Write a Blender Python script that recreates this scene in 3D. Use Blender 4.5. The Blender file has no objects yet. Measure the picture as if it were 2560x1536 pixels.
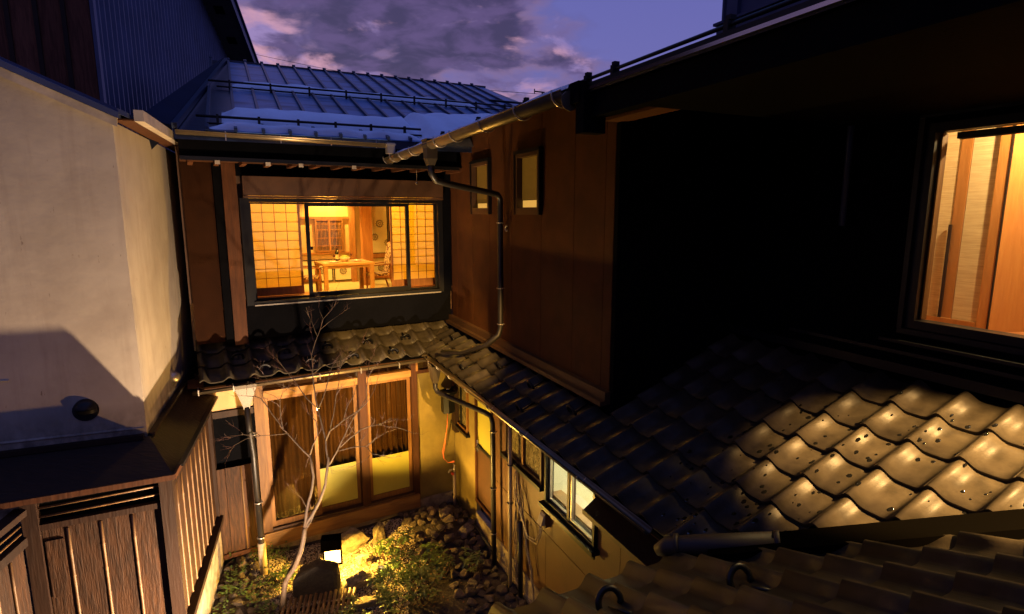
import bpy, math, random
from mathutils import Vector, Matrix, noise
random.seed(7)
R = math.radians
scene = bpy.context.scene
C = scene.collection

# ------------------------------------------------------------------ camera
cam_d = bpy.data.cameras.new('camera'); cam = bpy.data.objects.new('camera', cam_d); C.objects.link(cam)
cam.location = (0, 0, 4.4); cam.rotation_euler = (R(90-9.5), 0, 0)
cam_d.lens = 20; cam_d.sensor_width = 36; cam_d.clip_end = 2000; cam_d.clip_start = 0.02
scene.camera = cam
scene.view_settings.view_transform = 'Standard'; scene.view_settings.look = 'None'
scene.view_settings.exposure = 0; scene.view_settings.gamma = 1
scene.view_settings.use_curve_mapping = False

# ------------------------------------------------------------------ dusk sky
world = bpy.data.worlds.new('World'); scene.world = world; world.use_nodes = True
nt = world.node_tree; nt.nodes.clear()
def N(t, **kw):
    n = nt.nodes.new(t)
    for k, v in kw.items(): setattr(n, k, v)
    return n
def L(a, b): nt.links.new(a, b)
def M(op, a, b=None, c=None):
    n = N('ShaderNodeMath', operation=op)
    for i, v in enumerate((a, b, c)):
        if v is None: continue
        if isinstance(v, (int, float)): n.inputs[i].default_value = v
        else: L(v, n.inputs[i])
    return n.outputs[0]
def mixc(f, a, b):
    n = N('ShaderNodeMix', data_type='RGBA')
    if isinstance(f, (int, float)): n.inputs[0].default_value = f
    else: L(f, n.inputs[0])
    for i, v in ((6, a), (7, b)):
        if isinstance(v, tuple): n.inputs[i].default_value = (*v, 1)
        else: L(v, n.inputs[i])
    return n.outputs[2]
def smooth(v, a, b):
    n = N('ShaderNodeMapRange', interpolation_type='SMOOTHSTEP'); L(v, n.inputs[0])
    n.inputs[1].default_value = a; n.inputs[2].default_value = b
    return n.outputs[0]
tc = N('ShaderNodeTexCoord'); sep = N('ShaderNodeSeparateXYZ'); L(tc.outputs['Generated'], sep.inputs[0])
# clouds lie on a flat layer: direction divided by its height
zz = M('MAXIMUM', sep.outputs[2], 0.04)
inv = M('DIVIDE', 1.0, M('ADD', zz, 0.18))
cx_ = M('MULTIPLY', sep.outputs[0], inv); cy_ = M('MULTIPLY', sep.outputs[1], inv)
comb = N('ShaderNodeCombineXYZ'); L(cx_, comb.inputs[0]); L(cy_, comb.inputs[1])
def noi(sc, det, rough, dist, off):
    mp = N('ShaderNodeMapping'); L(comb.outputs[0], mp.inputs[0]); mp.inputs[1].default_value = off
    n = N('ShaderNodeTexNoise'); L(mp.outputs[0], n.inputs[0])
    n.inputs['Scale'].default_value = sc; n.inputs['Detail'].default_value = det
    n.inputs['Roughness'].default_value = rough; n.inputs['Distortion'].default_value = dist
    return n.outputs[0]
n1 = noi(1.9, 8, .50, .25, (3.1, 1.7, 0)); n2 = noi(3.4, 7, .55, .3, (8.2, 4.4, 2)); n3 = noi(7.0, 6, .55, .3, (1.2, 9.4, 5))
# cloud cover thins out towards the right, as it does over the roofs
cover = M('ADD', n1, M('MULTIPLY', sep.outputs[0], -0.26))
cover = M('ADD', cover, M('MULTIPLY', M('SUBTRACT', n3, .5), .18))
def bank(px, py, sx, sy):      # a cloud bank over one part of the layer
    dx = M('DIVIDE', M('SUBTRACT', cx_, px), sx); dy = M('DIVIDE', M('SUBTRACT', cy_, py), sy)
    return M('EXPONENT', M('MULTIPLY', M('ADD', M('MULTIPLY', dx, dx), M('MULTIPLY', dy, dy)), -1.0))
b1 = bank(-.22, 2.0, .40, .42); b2 = bank(-.88, 2.25, .38, .5); b3 = bank(.08, 2.35, .3, .22); b4 = bank(.62, 2.1, .35, .9)
cover = M('ADD', cover, M('MULTIPLY', b1, .16)); cover = M('ADD', cover, M('MULTIPLY', b2, .12)); cover = M('ADD', cover, M('MULTIPLY', b3, .08)); cover = M('SUBTRACT', cover, M('MULTIPLY', b4, .12))
dens = smooth(cover, .41, .64)
lit = smooth(M('ADD', M('SUBTRACT', n2, M('MULTIPLY', b1, .10)), M('ADD', M('MULTIPLY', b2, .15), M('MULTIPLY', b3, .06))), .50, .66)
base = mixc(smooth(sep.outputs[2], .15, .6), (.135, .13, .40), (.085, .10, .38))
dark = mixc(smooth(n3, .35, .65), (.045, .033, .105), (.10, .065, .19))
pink = mixc(smooth(n3, .4, .6), (.70, .36, .48), (.34, .24, .52))
edge = M('MULTIPLY', dens, M('SUBTRACT', 1.0, dens)); edge = smooth(edge, .02, .25)
cloud = mixc(M('MAXIMUM', M('MULTIPLY', lit, .80), M('MULTIPLY', edge, .26)), dark, pink)
col = mixc(dens, base, cloud)
# dusk: the sky sinks to deep blue overhead and away from the afterglow
zen = smooth(sep.outputs[2], .36, .85)
col = mixc(zen, col, (.085, .14, .48))
away = smooth(M('MULTIPLY', sep.outputs[1], -1.0), -.35, .65)
col = mixc(M('MULTIPLY', away, .5), col, (.03, .045, .16))
below = smooth(sep.outputs[2], -.05, .02)
col = mixc(below, (.02, .02, .035), col)
bg = N('ShaderNodeBackground'); L(col, bg.inputs[0]); bg.inputs[1].default_value = 1.05
sky = N('ShaderNodeTexSky', sky_type='NISHITA'); sky.sun_disc = False
sky.sun_elevation = R(-1.5); sky.sun_rotation = R(-40)
bg2 = N('ShaderNodeBackground'); L(sky.outputs[0], bg2.inputs[0]); bg2.inputs[1].default_value = .05
add = N('ShaderNodeAddShader'); L(bg.outputs[0], add.inputs[0]); L(bg2.outputs[0], add.inputs[1])
out = N('ShaderNodeOutputWorld'); L(add.outputs[0], out.inputs[0])

sd = bpy.data.lights.new('sun', 'SUN'); sd.energy = .015; sd.angle = R(12); sd.color = (1, .75, .7)
so = bpy.data.objects.new('sun', sd); C.objects.link(so)
so.rotation_euler = (R(88), 0, R(40))

# light levels (watts) of the lamps the place has
W_BOX, W_SPOT_FENCE, W_SPOT_TREE, W_DINING, W_DOWN, W_ROOM, W_BATH, W_LOWER = 140, 1400, 620, 520, 320, 330, 330, 60
AMBER = (1, .53, .06); WARM = (1, .69, .42)

# ------------------------------------------------------------------ materials
def newmat(name):
    m = bpy.data.materials.new(name); m.use_nodes = True
    return m, m.node_tree, m.node_tree.nodes['Principled BSDF']
def mat(name, col, rough=.7, metal=0, var=.0, vs=3., bump=0., bs=40., stretch=(1, 1, 1), col2=None, rnd=0., coat=0, spec=.5, detail=5, lo=.35, hi=.65):
    m, t, b = newmat(name); nn = t.nodes; ll = t.links
    b.inputs['Roughness'].default_value = rough; b.inputs['Metallic'].default_value = metal
    b.inputs['Specular IOR Level'].default_value = spec
    if coat: b.inputs['Coat Weight'].default_value = coat; b.inputs['Coat Roughness'].default_value = .15
    c2 = col2 or tuple(max(0, c*(1-var)) for c in col)
    tcn = nn.new('ShaderNodeTexCoord'); mp = nn.new('ShaderNodeMapping'); mp.inputs[3].default_value = stretch
    ll.new(tcn.outputs['Object'], mp.inputs[0])
    oi = nn.new('ShaderNodeObjectInfo')
    ad = nn.new('ShaderNodeVectorMath'); ad.operation = 'ADD'; ll.new(mp.outputs[0], ad.inputs[0])
    sc = nn.new('ShaderNodeVectorMath'); sc.operation = 'SCALE'; ll.new(oi.outputs['Random'], sc.inputs[3]); sc.inputs[0].default_value = (31, 17, 23)
    ll.new(sc.outputs[0], ad.inputs[1])
    n = nn.new('ShaderNodeTexNoise'); ll.new(ad.outputs[0], n.inputs[0]); n.inputs['Scale'].default_value = vs; n.inputs['Detail'].default_value = detail; n.inputs['Roughness'].default_value = .6
    mr = nn.new('ShaderNodeMapRange'); ll.new(n.outputs[0], mr.inputs[0]); mr.inputs[1].default_value = lo; mr.inputs[2].default_value = hi
    mx = nn.new('ShaderNodeMix'); mx.data_type = 'RGBA'; ll.new(mr.outputs[0], mx.inputs[0])
    mx.inputs[6].default_value = (*col, 1); mx.inputs[7].default_value = (*c2, 1)
    outc = mx.outputs[2]
    if rnd:
        hs = nn.new('ShaderNodeHueSaturation'); ll.new(outc, hs.inputs['Color'])
        m2 = nn.new('ShaderNodeMapRange'); ll.new(oi.outputs['Random'], m2.inputs[0]); m2.inputs[3].default_value = 1-rnd; m2.inputs[4].default_value = 1+rnd
        ll.new(m2.outputs[0], hs.inputs['Value']); outc = hs.outputs[0]
    ll.new(outc, b.inputs['Base Color'])
    if bump:
        n2 = nn.new('ShaderNodeTexNoise'); ll.new(ad.outputs[0], n2.inputs[0]); n2.inputs['Scale'].default_value = bs; n2.inputs['Detail'].default_value = 4
        bp = nn.new('ShaderNodeBump'); bp.inputs['Strength'].default_value = bump; bp.inputs['Distance'].default_value = .02
        ll.new(n2.outputs[0], bp.inputs['Height']); ll.new(bp.outputs[0], b.inputs['Normal'])
    return m
def wood(name, c1, c2, rough=.55, sc=1., rnd=.25, axis=2, bump=.25, ring=7.):
    """grain runs along the given object axis"""
    m, t, b = newmat(name); nn = t.nodes; ll = t.links
    b.inputs['Roughness'].default_value = min(1, rough+.15); b.inputs['Specular IOR Level'].default_value = .25
    tcn = nn.new('ShaderNodeTexCoord'); oi = nn.new('ShaderNodeObjectInfo')
    mp = nn.new('ShaderNodeMapping'); s = [10*sc]*3; s[axis] = 1.1*sc; mp.inputs[3].default_value = s
    sc_ = nn.new('ShaderNodeVectorMath'); sc_.operation = 'SCALE'; sc_.inputs[0].default_value = (37, 21, 13); ll.new(oi.outputs['Random'], sc_.inputs[3])
    ad = nn.new('ShaderNodeVectorMath'); ad.operation = 'ADD'; ll.new(tcn.outputs['Object'], ad.inputs[0]); ll.new(sc_.outputs[0], ad.inputs[1]); ll.new(ad.outputs[0], mp.inputs[0])
    n = nn.new('ShaderNodeTexNoise'); ll.new(mp.outputs[0], n.inputs[0]); n.inputs['Scale'].default_value = .8; n.inputs['Detail'].default_value = 3
    ml = nn.new('ShaderNodeMath'); ml.operation = 'MULTIPLY'; ll.new(n.outputs[0], ml.inputs[0]); ml.inputs[1].default_value = ring*5.0
    sn = nn.new('ShaderNodeMath'); sn.operation = 'SINE'; ll.new(ml.outputs[0], sn.inputs[0])
    n2 = nn.new('ShaderNodeTexNoise'); ll.new(mp.outputs[0], n2.inputs[0]); n2.inputs['Scale'].default_value = 6; n2.inputs['Detail'].default_value = 4
    ad2 = nn.new('ShaderNodeMath'); ad2.operation = 'MULTIPLY_ADD'; ll.new(sn.outputs[0], ad2.inputs[0]); ad2.inputs[1].default_value = .20; ll.new(n2.outputs[0], ad2.inputs[2])
    mx = nn.new('ShaderNodeMix'); mx.data_type = 'RGBA'; ll.new(ad2.outputs[0], mx.inputs[0]); mx.inputs[6].default_value = (*c1, 1); mx.inputs[7].default_value = (*c2, 1)
    hs = nn.new('ShaderNodeHueSaturation'); ll.new(mx.outputs[2], hs.inputs['Color'])
    m2 = nn.new('ShaderNodeMapRange'); ll.new(oi.outputs['Random'], m2.inputs[0]); m2.inputs[3].default_value = 1-rnd; m2.inputs[4].default_value = 1+rnd
    ll.new(m2.outputs[0], hs.inputs['Value']); ll.new(hs.outputs[0], b.inputs['Base Color'])
    if bump:
        bp = nn.new('ShaderNodeBump'); bp.inputs['Strength'].default_value = bump; bp.inputs['Distance'].default_value = .01
        ll.new(ad2.outputs[0], bp.inputs['Height']); ll.new(bp.outputs[0], b.inputs['Normal'])
    return m
def glassm(name, tint=(.9, .9, .9), refl=1.5):
    m = bpy.data.materials.new(name); m.use_nodes = True; t = m.node_tree; t.nodes.clear()
    o = t.nodes.new('ShaderNodeOutputMaterial'); mx = t.nodes.new('ShaderNodeMixShader'); tr = t.nodes.new('ShaderNodeBsdfTransparent'); g = t.nodes.new('ShaderNodeBsdfGlossy')
    fr = t.nodes.new('ShaderNodeFresnel'); fr.inputs[0].default_value = refl
    tr.inputs[0].default_value = (*tint, 1); g.inputs['Roughness'].default_value = .01
    ge = t.nodes.new('ShaderNodeNewGeometry'); sb = t.nodes.new('ShaderNodeMath'); sb.operation = 'SUBTRACT'; sb.inputs[0].default_value = 1; t.links.new(ge.outputs['Backfacing'], sb.inputs[1])
    ml = t.nodes.new('ShaderNodeMath'); ml.operation = 'MULTIPLY'; t.links.new(fr.outputs[0], ml.inputs[0]); t.links.new(sb.outputs[0], ml.inputs[1])
    t.links.new(ml.outputs[0], mx.inputs[0]); t.links.new(tr.outputs[0], mx.inputs[1]); t.links.new(g.outputs[0], mx.inputs[2]); t.links.new(mx.outputs[0], o.inputs[0])
    return m
def paper(name, col, tcol, f=.75):
    m = bpy.data.materials.new(name); m.use_nodes = True; t = m.node_tree; t.nodes.clear()
    o = t.nodes.new('ShaderNodeOutputMaterial'); mx = t.nodes.new('ShaderNodeMixShader'); tr = t.nodes.new('ShaderNodeBsdfTranslucent'); d = t.nodes.new('ShaderNodeBsdfDiffuse')
    n = t.nodes.new('ShaderNodeTexNoise'); n.inputs['Scale'].default_value = 9; n.inputs['Detail'].default_value = 6
    mc = t.nodes.new('ShaderNodeMix'); mc.data_type = 'RGBA'; t.links.new(n.outputs[0], mc.inputs[0]); mc.inputs[6].default_value = (*tcol, 1); mc.inputs[7].default_value = (*[c*.86 for c in tcol], 1)
    d.inputs[0].default_value = (*col, 1); t.links.new(mc.outputs[2], tr.inputs[0]); mx.inputs[0].default_value = 1-f
    t.links.new(tr.outputs[0], mx.inputs[1]); t.links.new(d.outputs[0], mx.inputs[2]); t.links.new(mx.outputs[0], o.inputs[0])
    return m
def emis(name, col, s):
    m, t, b = newmat(name); b.inputs['Base Color'].default_value = (.12, .09, .05, 1)
    b.inputs['Emission Color'].default_value = (*col, 1); b.inputs['Emission Strength'].default_value = s
    return m
MT = dict(
    ground=mat('soil', (.055, .04, .028), .9, var=.5, vs=6, bump=.8, bs=30),
    gravel=mat('gravel', (.42, .37, .29), .85, col2=(.22, .17, .12), vs=22, lo=.4, hi=.62),
    stone=mat('rubble_stone', (.17, .125, .09), .75, col2=(.075, .055, .042), vs=9, bump=.9, bs=26, rnd=.4),
    boulder=mat('boulder_stone', (.26, .21, .15), .8, col2=(.10, .08, .055), vs=4, bump=1., bs=17, rnd=.2),
    darkstone=mat('dark_stone', (.045, .034, .025), .85, var=.5, vs=7, bump=.9, bs=28),
    plaster=mat('white_plaster', (.43, .37, .29), .85, col2=(.31, .26, .20), vs=1.3, bump=.16, bs=9, detail=8, lo=.38, hi=.72),
    yplaster=mat('ochre_plaster', (.25, .185, .042), .8, col2=(.16, .115, .025), vs=2.5, bump=.15, bs=30),
    concrete=mat('concrete_base', (.36, .30, .20), .9, col2=(.17, .13, .08), vs=7, bump=.9, bs=24),
    siding=mat('brown_siding', (.074, .023, .005), .7, var=.35, vs=4, bump=.35, bs=150, spec=.2),
    siding_low=mat('brown_lower_siding', (.10, .038, .008), .55, var=.3, vs=3, bump=.15, bs=90),
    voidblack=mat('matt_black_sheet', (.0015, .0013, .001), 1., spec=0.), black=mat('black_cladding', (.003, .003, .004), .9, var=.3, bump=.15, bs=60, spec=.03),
    blackmetal=mat('black_metal', (.007, .007, .008), .4, var=.3, spec=.3),
    siding_shaded=mat('shaded_brown_siding', (.024, .008, .0025), .85, var=.25, vs=4, bump=.25, bs=150, spec=.08), brownpaint=mat('brown_paint', (.070, .030, .011), .55, var=.3, vs=5),  # the first is a brown siding copy with shade put into its colour
    redwood=wood('red_brown_wood', (.085, .028, .008), (.045, .015, .005)),
    doorwood=wood('honey_wood', (.24, .115, .030), (.13, .055, .014), rough=.4, axis=2),
    sillwood=wood('honey_wood_level', (.33, .18, .05), (.19, .09, .025), rough=.45, axis=0),
    floorwood=wood('floor_wood', (.36, .15, .05), (.24, .09, .03), rough=.35, axis=0),
    panelwood=wood('panel_wood', (.42, .19, .055), (.33, .13, .035), rough=.35, axis=2, ring=3),
    fencewood=wood('fence_board', (.062, .025, .009), (.011, .0045, .002), rough=.55, sc=1.9, ring=5, bump=.5),
    fencedark=wood('fence_post', (.026, .011, .005), (.016, .007, .004), rough=.5),
    coverboard=wood('cover_board', (.022, .011, .007), (.012, .006, .004), rough=.5, axis=0, bump=.4),
    bamboo=mat('bamboo', (.17, .092, .030), .55, col2=(.09, .042, .014), vs=6, stretch=(3, 3, .6), rnd=.25),
    tile=mat('silver_roof_tile', (.048, .039, .026), .42, metal=.0, var=.5, vs=7, bump=.05, bs=30, rnd=.32, spec=.15),
    rainhead=mat('bronze_rain_head', (.05, .036, .018), .45, metal=.3), gutter=mat('bronze_gutter', (.20, .155, .10), .38, metal=.75, var=.3, vs=4),
    bracket=mat('galvanised_steel', (.42, .38, .33), .35, metal=.7),
    roll=mat('dull_bronze_roll', (.030, .018, .010), .6, metal=.1, var=.3), pipe=mat('dark_pipe', (.014, .011, .009), .45, metal=.1, var=.3),
    palepipe=mat('pale_pipe', (.38, .30, .20), .5, var=.2),
    roofmetal=mat('roof_metal', (.022, .045, .11), .35, metal=.0, spec=.3, col2=(.11, .20, .40), vs=2.2, stretch=(.5, 2.5, 1), bump=.1, bs=20, lo=.36, hi=.50),
    roofdark=mat('roof_metal_bare', (.008, .012, .032), .3, metal=.2, col2=(.03, .05, .11), vs=5, stretch=(.6, 5, 1), lo=.5, hi=.8),
    roofseam=mat('roof_batten_cap', (.020, .032, .07), .35, metal=.3), sideflash=mat('side_flashing_paint', (.008, .012, .035), .8, var=.2, spec=.1),
    snow=mat('snow', (.74, .80, .93), .75, var=.12, vs=3, bump=.5, bs=8),
    bluewall=mat('blue_grey_metal', (.06, .075, .15), .42, metal=.3, var=.3, vs=2),
    boardwall=wood('weathered_board', (.16, .06, .034), (.06, .022, .014), rough=.8, bump=.5),
    greysoffit=mat('soffit_board', (.10, .10, .12), .8, var=.2),
    whitetrim=mat('cream_metal_trim', (.48, .40, .30), .5, var=.35, vs=6),
    curtain=mat('brown_curtain', (.17, .090, .022), .85, var=.5, vs=3, stretch=(6, 6, .5)),
    frost=mat('frosted_glass', (.42, .38, .06), .35, var=.12, vs=2),
    frostclear=mat('pattern_glass', (.20, .16, .07), .18, var=.6, vs=14, bump=.6, bs=40),
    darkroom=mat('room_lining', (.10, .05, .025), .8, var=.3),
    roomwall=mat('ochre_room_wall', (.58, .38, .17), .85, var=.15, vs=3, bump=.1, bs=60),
    roomwood=wood('room_timber', (.42, .19, .06), (.28, .11, .03), rough=.5),
    tatami=mat('tatami', (.55, .46, .22), .75, var=.2, vs=40, stretch=(1, 8, 1)),
    fusuma=mat('sliding_door_paper', (.72, .62, .38), .8, var=.06),
    ink=mat('print_ink', (.09, .05, .03), .8),
    kumiko=mat('shoji_lattice', (.30, .13, .05), .6, var=.2),
    shoji=paper('shoji_paper', (.8, .7, .5), (.97, .82, .16)),
    weave=mat('woven_blind', (.62, .48, .28), .8, col2=(.42, .30, .16), vs=14, stretch=(.4, .4, 9), lo=.35, hi=.7),
    glass=glassm('window_glass'), dimglass=glassm('small_window_glass', (.9, .85, .7), 1.18), darkglass=glassm('door_glass', (.72, .66, .55), 1.75),
    tabletop=wood('table_oak', (.60, .38, .17), (.46, .26, .10), rough=.35, axis=0, ring=4),
    chairwood=wood('chair_wood', (.36, .15, .05), (.24, .09, .03)),
    chairfab=mat('patterned_chair_fabric', (.62, .48, .28), .85, col2=(.12, .04, .02), vs=24, lo=.47, hi=.53),
    china=mat('white_china', (.78, .76, .70), .25), salad=mat('salad', (.45, .50, .10), .6, col2=(.25, .30, .05), vs=60),
    bottle=mat('dark_bottle_glass', (.015, .02, .012), .12), labelp=mat('paper_label', (.75, .68, .5), .7), wine=mat('red_wine', (.10, .01, .015), .15),
    foil=mat('foil_capsule', (.05, .01, .01), .3),
    clear=glassm('wine_glass_clear', (.97, .97, .97), 1.5),
    bark=mat('tree_bark', (.050, .029, .014), .75, col2=(.020, .010, .006), vs=8, stretch=(1, 1, .5), bump=.6, bs=35),
    twig=mat('twig_bark', (.07, .026, .016), .6, var=.4),
    leaf=mat('glossy_leaf', (.045, .085, .022), .35, col2=(.08, .13, .035), vs=20, spec=.6),
    leaf2=mat('ivy_leaf', (.055, .11, .025), .35, col2=(.10, .15, .03), vs=18),
    deadleaf=mat('fallen_leaf', (.16, .05, .02), .7, col2=(.25, .11, .03), vs=20),
    orange=mat('orange_cable', (.75, .16, .04), .5), cable=mat('grey_cable', (.22, .17, .12), .6), red=mat('red_handle', (.45, .05, .03), .5),
    chrome=mat('chrome', (.6, .58, .55), .15, metal=1), drop=mat('water_drop', (.004, .004, .004), .03, spec=.8),
    moss=mat('moss', (.03, .06, .02), .9, bump=.9, bs=60),
    lampglow=emis('lamp_glow', (1, .66, .22), 6), spotglow=emis('spot_glow', (1, .66, .22), 220),
    andon=emis('paper_lantern_glow', (1, .78, .38), 3.2), blindglow=emis('lit_blind', (1, .58, .16), .9), dimblind=emis('dim_lit_blind', (1, .50, .08), .10),
    bathwall=mat('pale_bath_wall', (.74, .76, .62), .6, var=.05), bathwood=mat('ledge_wood', (.50, .34, .20), .5, var=.2),
    downlight=emis('downlight_glow', (1, .75, .3), 15),
)

def grimy_plaster():
    m = MT['plaster']; t = m.node_tree; nn = t.nodes; ll = t.links; b = nn['Principled BSDF']
    src = b.inputs['Base Color'].links[0].from_socket
    tc_ = nn.new('ShaderNodeTexCoord')
    def nz_(scale, stretch, det, lo, hi):
        mp = nn.new('ShaderNodeMapping'); mp.inputs[3].default_value = stretch; ll.new(tc_.outputs['Object'], mp.inputs[0])
        n = nn.new('ShaderNodeTexNoise'); n.inputs['Scale'].default_value = scale; n.inputs['Detail'].default_value = det; n.inputs['Roughness'].default_value = .65; ll.new(mp.outputs[0], n.inputs[0])
        r_ = nn.new('ShaderNodeMapRange'); ll.new(n.outputs[0], r_.inputs[0]); r_.inputs[1].default_value = lo; r_.inputs[2].default_value = hi; return r_.outputs[0]
    def mul(a, b_):
        x = nn.new('ShaderNodeMath'); x.operation = 'MULTIPLY'
        for i, v in enumerate((a, b_)):
            if isinstance(v, (int, float)): x.inputs[i].default_value = v
            else: ll.new(v, x.inputs[i])
        return x.outputs[0]
    def over(f, base, colr):
        x = nn.new('ShaderNodeMix'); x.data_type = 'RGBA'; ll.new(f, x.inputs[0]); ll.new(base, x.inputs[6]); x.inputs[7].default_value = (*colr, 1); return x.outputs[2]
    streak = mul(nz_(2.2, (4, 4, .35), 7, .50, .75), .38)
    blot = mul(nz_(.9, (1, 1, 1), 7, .52, .70), .5)
    sp = nn.new('ShaderNodeSeparateXYZ'); ll.new(tc_.outputs['Object'], sp.inputs[0])
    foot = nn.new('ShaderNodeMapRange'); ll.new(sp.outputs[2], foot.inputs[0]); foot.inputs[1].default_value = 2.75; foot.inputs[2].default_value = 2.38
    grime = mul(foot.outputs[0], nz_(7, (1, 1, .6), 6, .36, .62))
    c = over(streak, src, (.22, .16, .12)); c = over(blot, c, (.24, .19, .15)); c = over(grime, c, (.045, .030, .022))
    fine = nz_(26, (1, 1, .3), 3, .70, .76); c = over(mul(fine, .7), c, (.13, .08, .05))
    ll.new(c, b.inputs['Base Color'])
grimy_plaster()
# ------------------------------------------------------------------ helpers
class MB:
    def __init__(s): s.v = []; s.f = []
    def add(s, vs, fs):
        k = len(s.v); s.v += [tuple(v) for v in vs]; s.f += [tuple(i+k for i in f) for f in fs]; return s
    def box(s, x0, x1, y0, y1, z0, z1):
        return s.add([(x, y, z) for z in (z0, z1) for y in (y0, y1) for x in (x0, x1)],
                     [(0, 2, 3, 1), (4, 5, 7, 6), (0, 1, 5, 4), (2, 6, 7, 3), (0, 4, 6, 2), (1, 3, 7, 5)])
    def bar(s, a, b, w, h, up=(0, 0, 1)):
        a = Vector(a); b = Vector(b); d = (b-a).normalized(); u = Vector(up)
        r = d.cross(u)
        if r.length < 1e-4: r = d.cross(Vector((1, 0, 0)))
        r.normalize(); u = r.cross(d).normalized()
        vs = [p+r*(i*w/2)+u*(j*h/2) for p in (a, b) for j in (-1, 1) for i in (-1, 1)]
        return s.add(vs, [(0, 1, 3, 2), (4, 6, 7, 5), (0, 4, 5, 1), (2, 3, 7, 6), (0, 2, 6, 4), (1, 5, 7, 3)])
    def tube(s, pts, r, n=10, caps=True, ang=None):
        pts = [Vector(p) for p in pts]; rs = r if isinstance(r, (list, tuple)) else [r]*len(pts)
        k = len(s.v); prev = None
        for i, p in enumerate(pts):
            d = (pts[min(i+1, len(pts)-1)]-pts[max(i-1, 0)])
            if d.length < 1e-9: d = Vector((0, 0, 1))
            d.normalize()
            if prev is None:
                a = Vector((0, 0, 1)) if abs(d.z) < .9 else Vector((1, 0, 0)); u = d.cross(a).normalized()
            else:
                u = prev-d*prev.dot(d); u = u.normalized() if u.length > 1e-6 else d.orthogonal().normalized()
            prev = u; w = d.cross(u)
            for j in range(n):
                t = 2*math.pi*j/n; s.v.append(tuple(p+u*(math.cos(t)*rs[i])+w*(math.sin(t)*rs[i])))
        for i in range(len(pts)-1):
            for j in range(n):
                a = k+i*n+j; b = k+i*n+(j+1) % n; s.f.append((a, b, b+n, a+n))
        if caps: s.f.append(tuple(k+j for j in range(n))[::-1]); s.f.append(tuple(k+(len(pts)-1)*n+j for j in range(n)))
        return s
    def prism(s, poly, z0, z1):
        n = len(poly); vs = [(p[0], p[1], z0) for p in poly]+[(p[0], p[1], z1) for p in poly]
        return s.add(vs, [tuple(range(n))[::-1], tuple(range(n, 2*n))]+[(i, (i+1) % n, n+(i+1) % n, n+i) for i in range(n)])
    def lathe(s, prof, c, n=16):
        k = len(s.v)
        for r, z in prof:
            for j in range(n):
                t = 2*math.pi*j/n; s.v.append((c[0]+r*math.cos(t), c[1]+r*math.sin(t), c[2]+z))
        for i in range(len(prof)-1):
            for j in range(n):
                a = k+i*n+j; b = k+i*n+(j+1) % n; s.f.append((a, b, b+n, a+n))
        return s
    def half(s, a, b, r, n=10, th=.006, lean=0):
        """open half-round trough, hollow side up"""
        a = Vector(a); b = Vector(b); d = (b-a).normalized(); w = d.cross(Vector((0, 0, 1))).normalized(); up = Vector((0, 0, 1))
        k = len(s.v)
        for p in (a, b):
            for rr in (r, r-th):
                for j in range(n+1):
                    t = math.pi+math.pi*j/n; s.v.append(tuple(p+w*(math.cos(t)*rr)+up*(math.sin(t)*rr)))
        m = n+1
        for j in range(n):
            s.f.append((k+j, k+j+1, k+2*m+j+1, k+2*m+j)); s.f.append((k+m+j+1, k+m+j, k+3*m+j, k+3*m+j+1))
            s.f.append((k+j, k+m+j, k+m+j+1, k+j+1)); s.f.append((k+2*m+j+1, k+3*m+j+1, k+3*m+j, k+2*m+j))
        for j in (0, n): s.f.append((k+j, k+2*m+j, k+3*m+j, k+m+j))
        return s
    def bb(s): return [(min(c), max(c)) for c in zip(*s.v)]

class Fr:
    def __init__(s, x, y, deg): s.o = (x, y); s.a = R(deg)
    def w(s, x, y, z): c, n = math.cos(s.a), math.sin(s.a); return (s.o[0]+x*c-y*n, s.o[1]+x*n+y*c, z)
    def inv(s, X, Y): dx, dy = X-s.o[0], Y-s.o[1]; c, n = math.cos(s.a), math.sin(s.a); return (dx*c+dy*n, -dx*n+dy*c)
FW = Fr(0, 0, 0)                    # the world itself
FB = Fr(-.87, 8.15, 30)             # back wing: x along its wall, y into the house
FR = Fr(-.87, 8.15, -65)            # right wing: x towards the viewer, y into the house
FM = Fr(-3.43, 6.03, 25.5)          # upper metal roof
FKR = Fr(-3.27, 4.84, 111)          # storehouse, right face
FKL = Fr(-3.27, 4.84, 25)           # storehouse, gable face (x<0)
FS = Fr(-3.63, 6.50, -71)           # fence, side run: x towards the viewer, +y to the courtyard
FF = Fr(-2.96, 4.56, 26)            # fence, front run (x<0), y away from the viewer
FN = Fr(-6.2, 9.0, 103.5)           # neighbour: x along its corrugated gable

ORG = {}
def thing(name, label, cat, fr=FW, loc=(0, 0, 0), group=None, kind=None):
    o = bpy.data.objects.new(name, None); C.objects.link(o); o.empty_display_size = .1
    o.location = fr.w(*loc); o.rotation_euler = (0, 0, fr.a); ORG[o.name] = Vector(loc)
    tagp(o, label, cat, group, kind); return o
def tagp(o, label=None, cat=None, group=None, kind=None):
    if label: o['label'] = label
    if cat: o['category'] = cat
    if group: o['group'] = group
    if kind: o['kind'] = kind
    return o
def P(name, mb, m, parent, smooth=False, label=None, kind=None, at=None):
    """a part: mesh in the frame coordinates of its thing"""
    org = ORG[parent.name]; base = Vector(at) if at else org
    me = bpy.data.meshes.new(name); me.from_pydata([tuple(Vector(v)-base) for v in mb.v], [], mb.f); me.update()
    me.materials.append(MT[m] if isinstance(m, str) else m)
    if smooth: me.polygons.foreach_set('use_smooth', [True]*len(me.polygons))
    o = bpy.data.objects.new(name, me); C.objects.link(o); o.parent = parent; o.location = base-org; ORG[o.name] = base
    tagp(o, label, None, None, kind); return o
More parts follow.
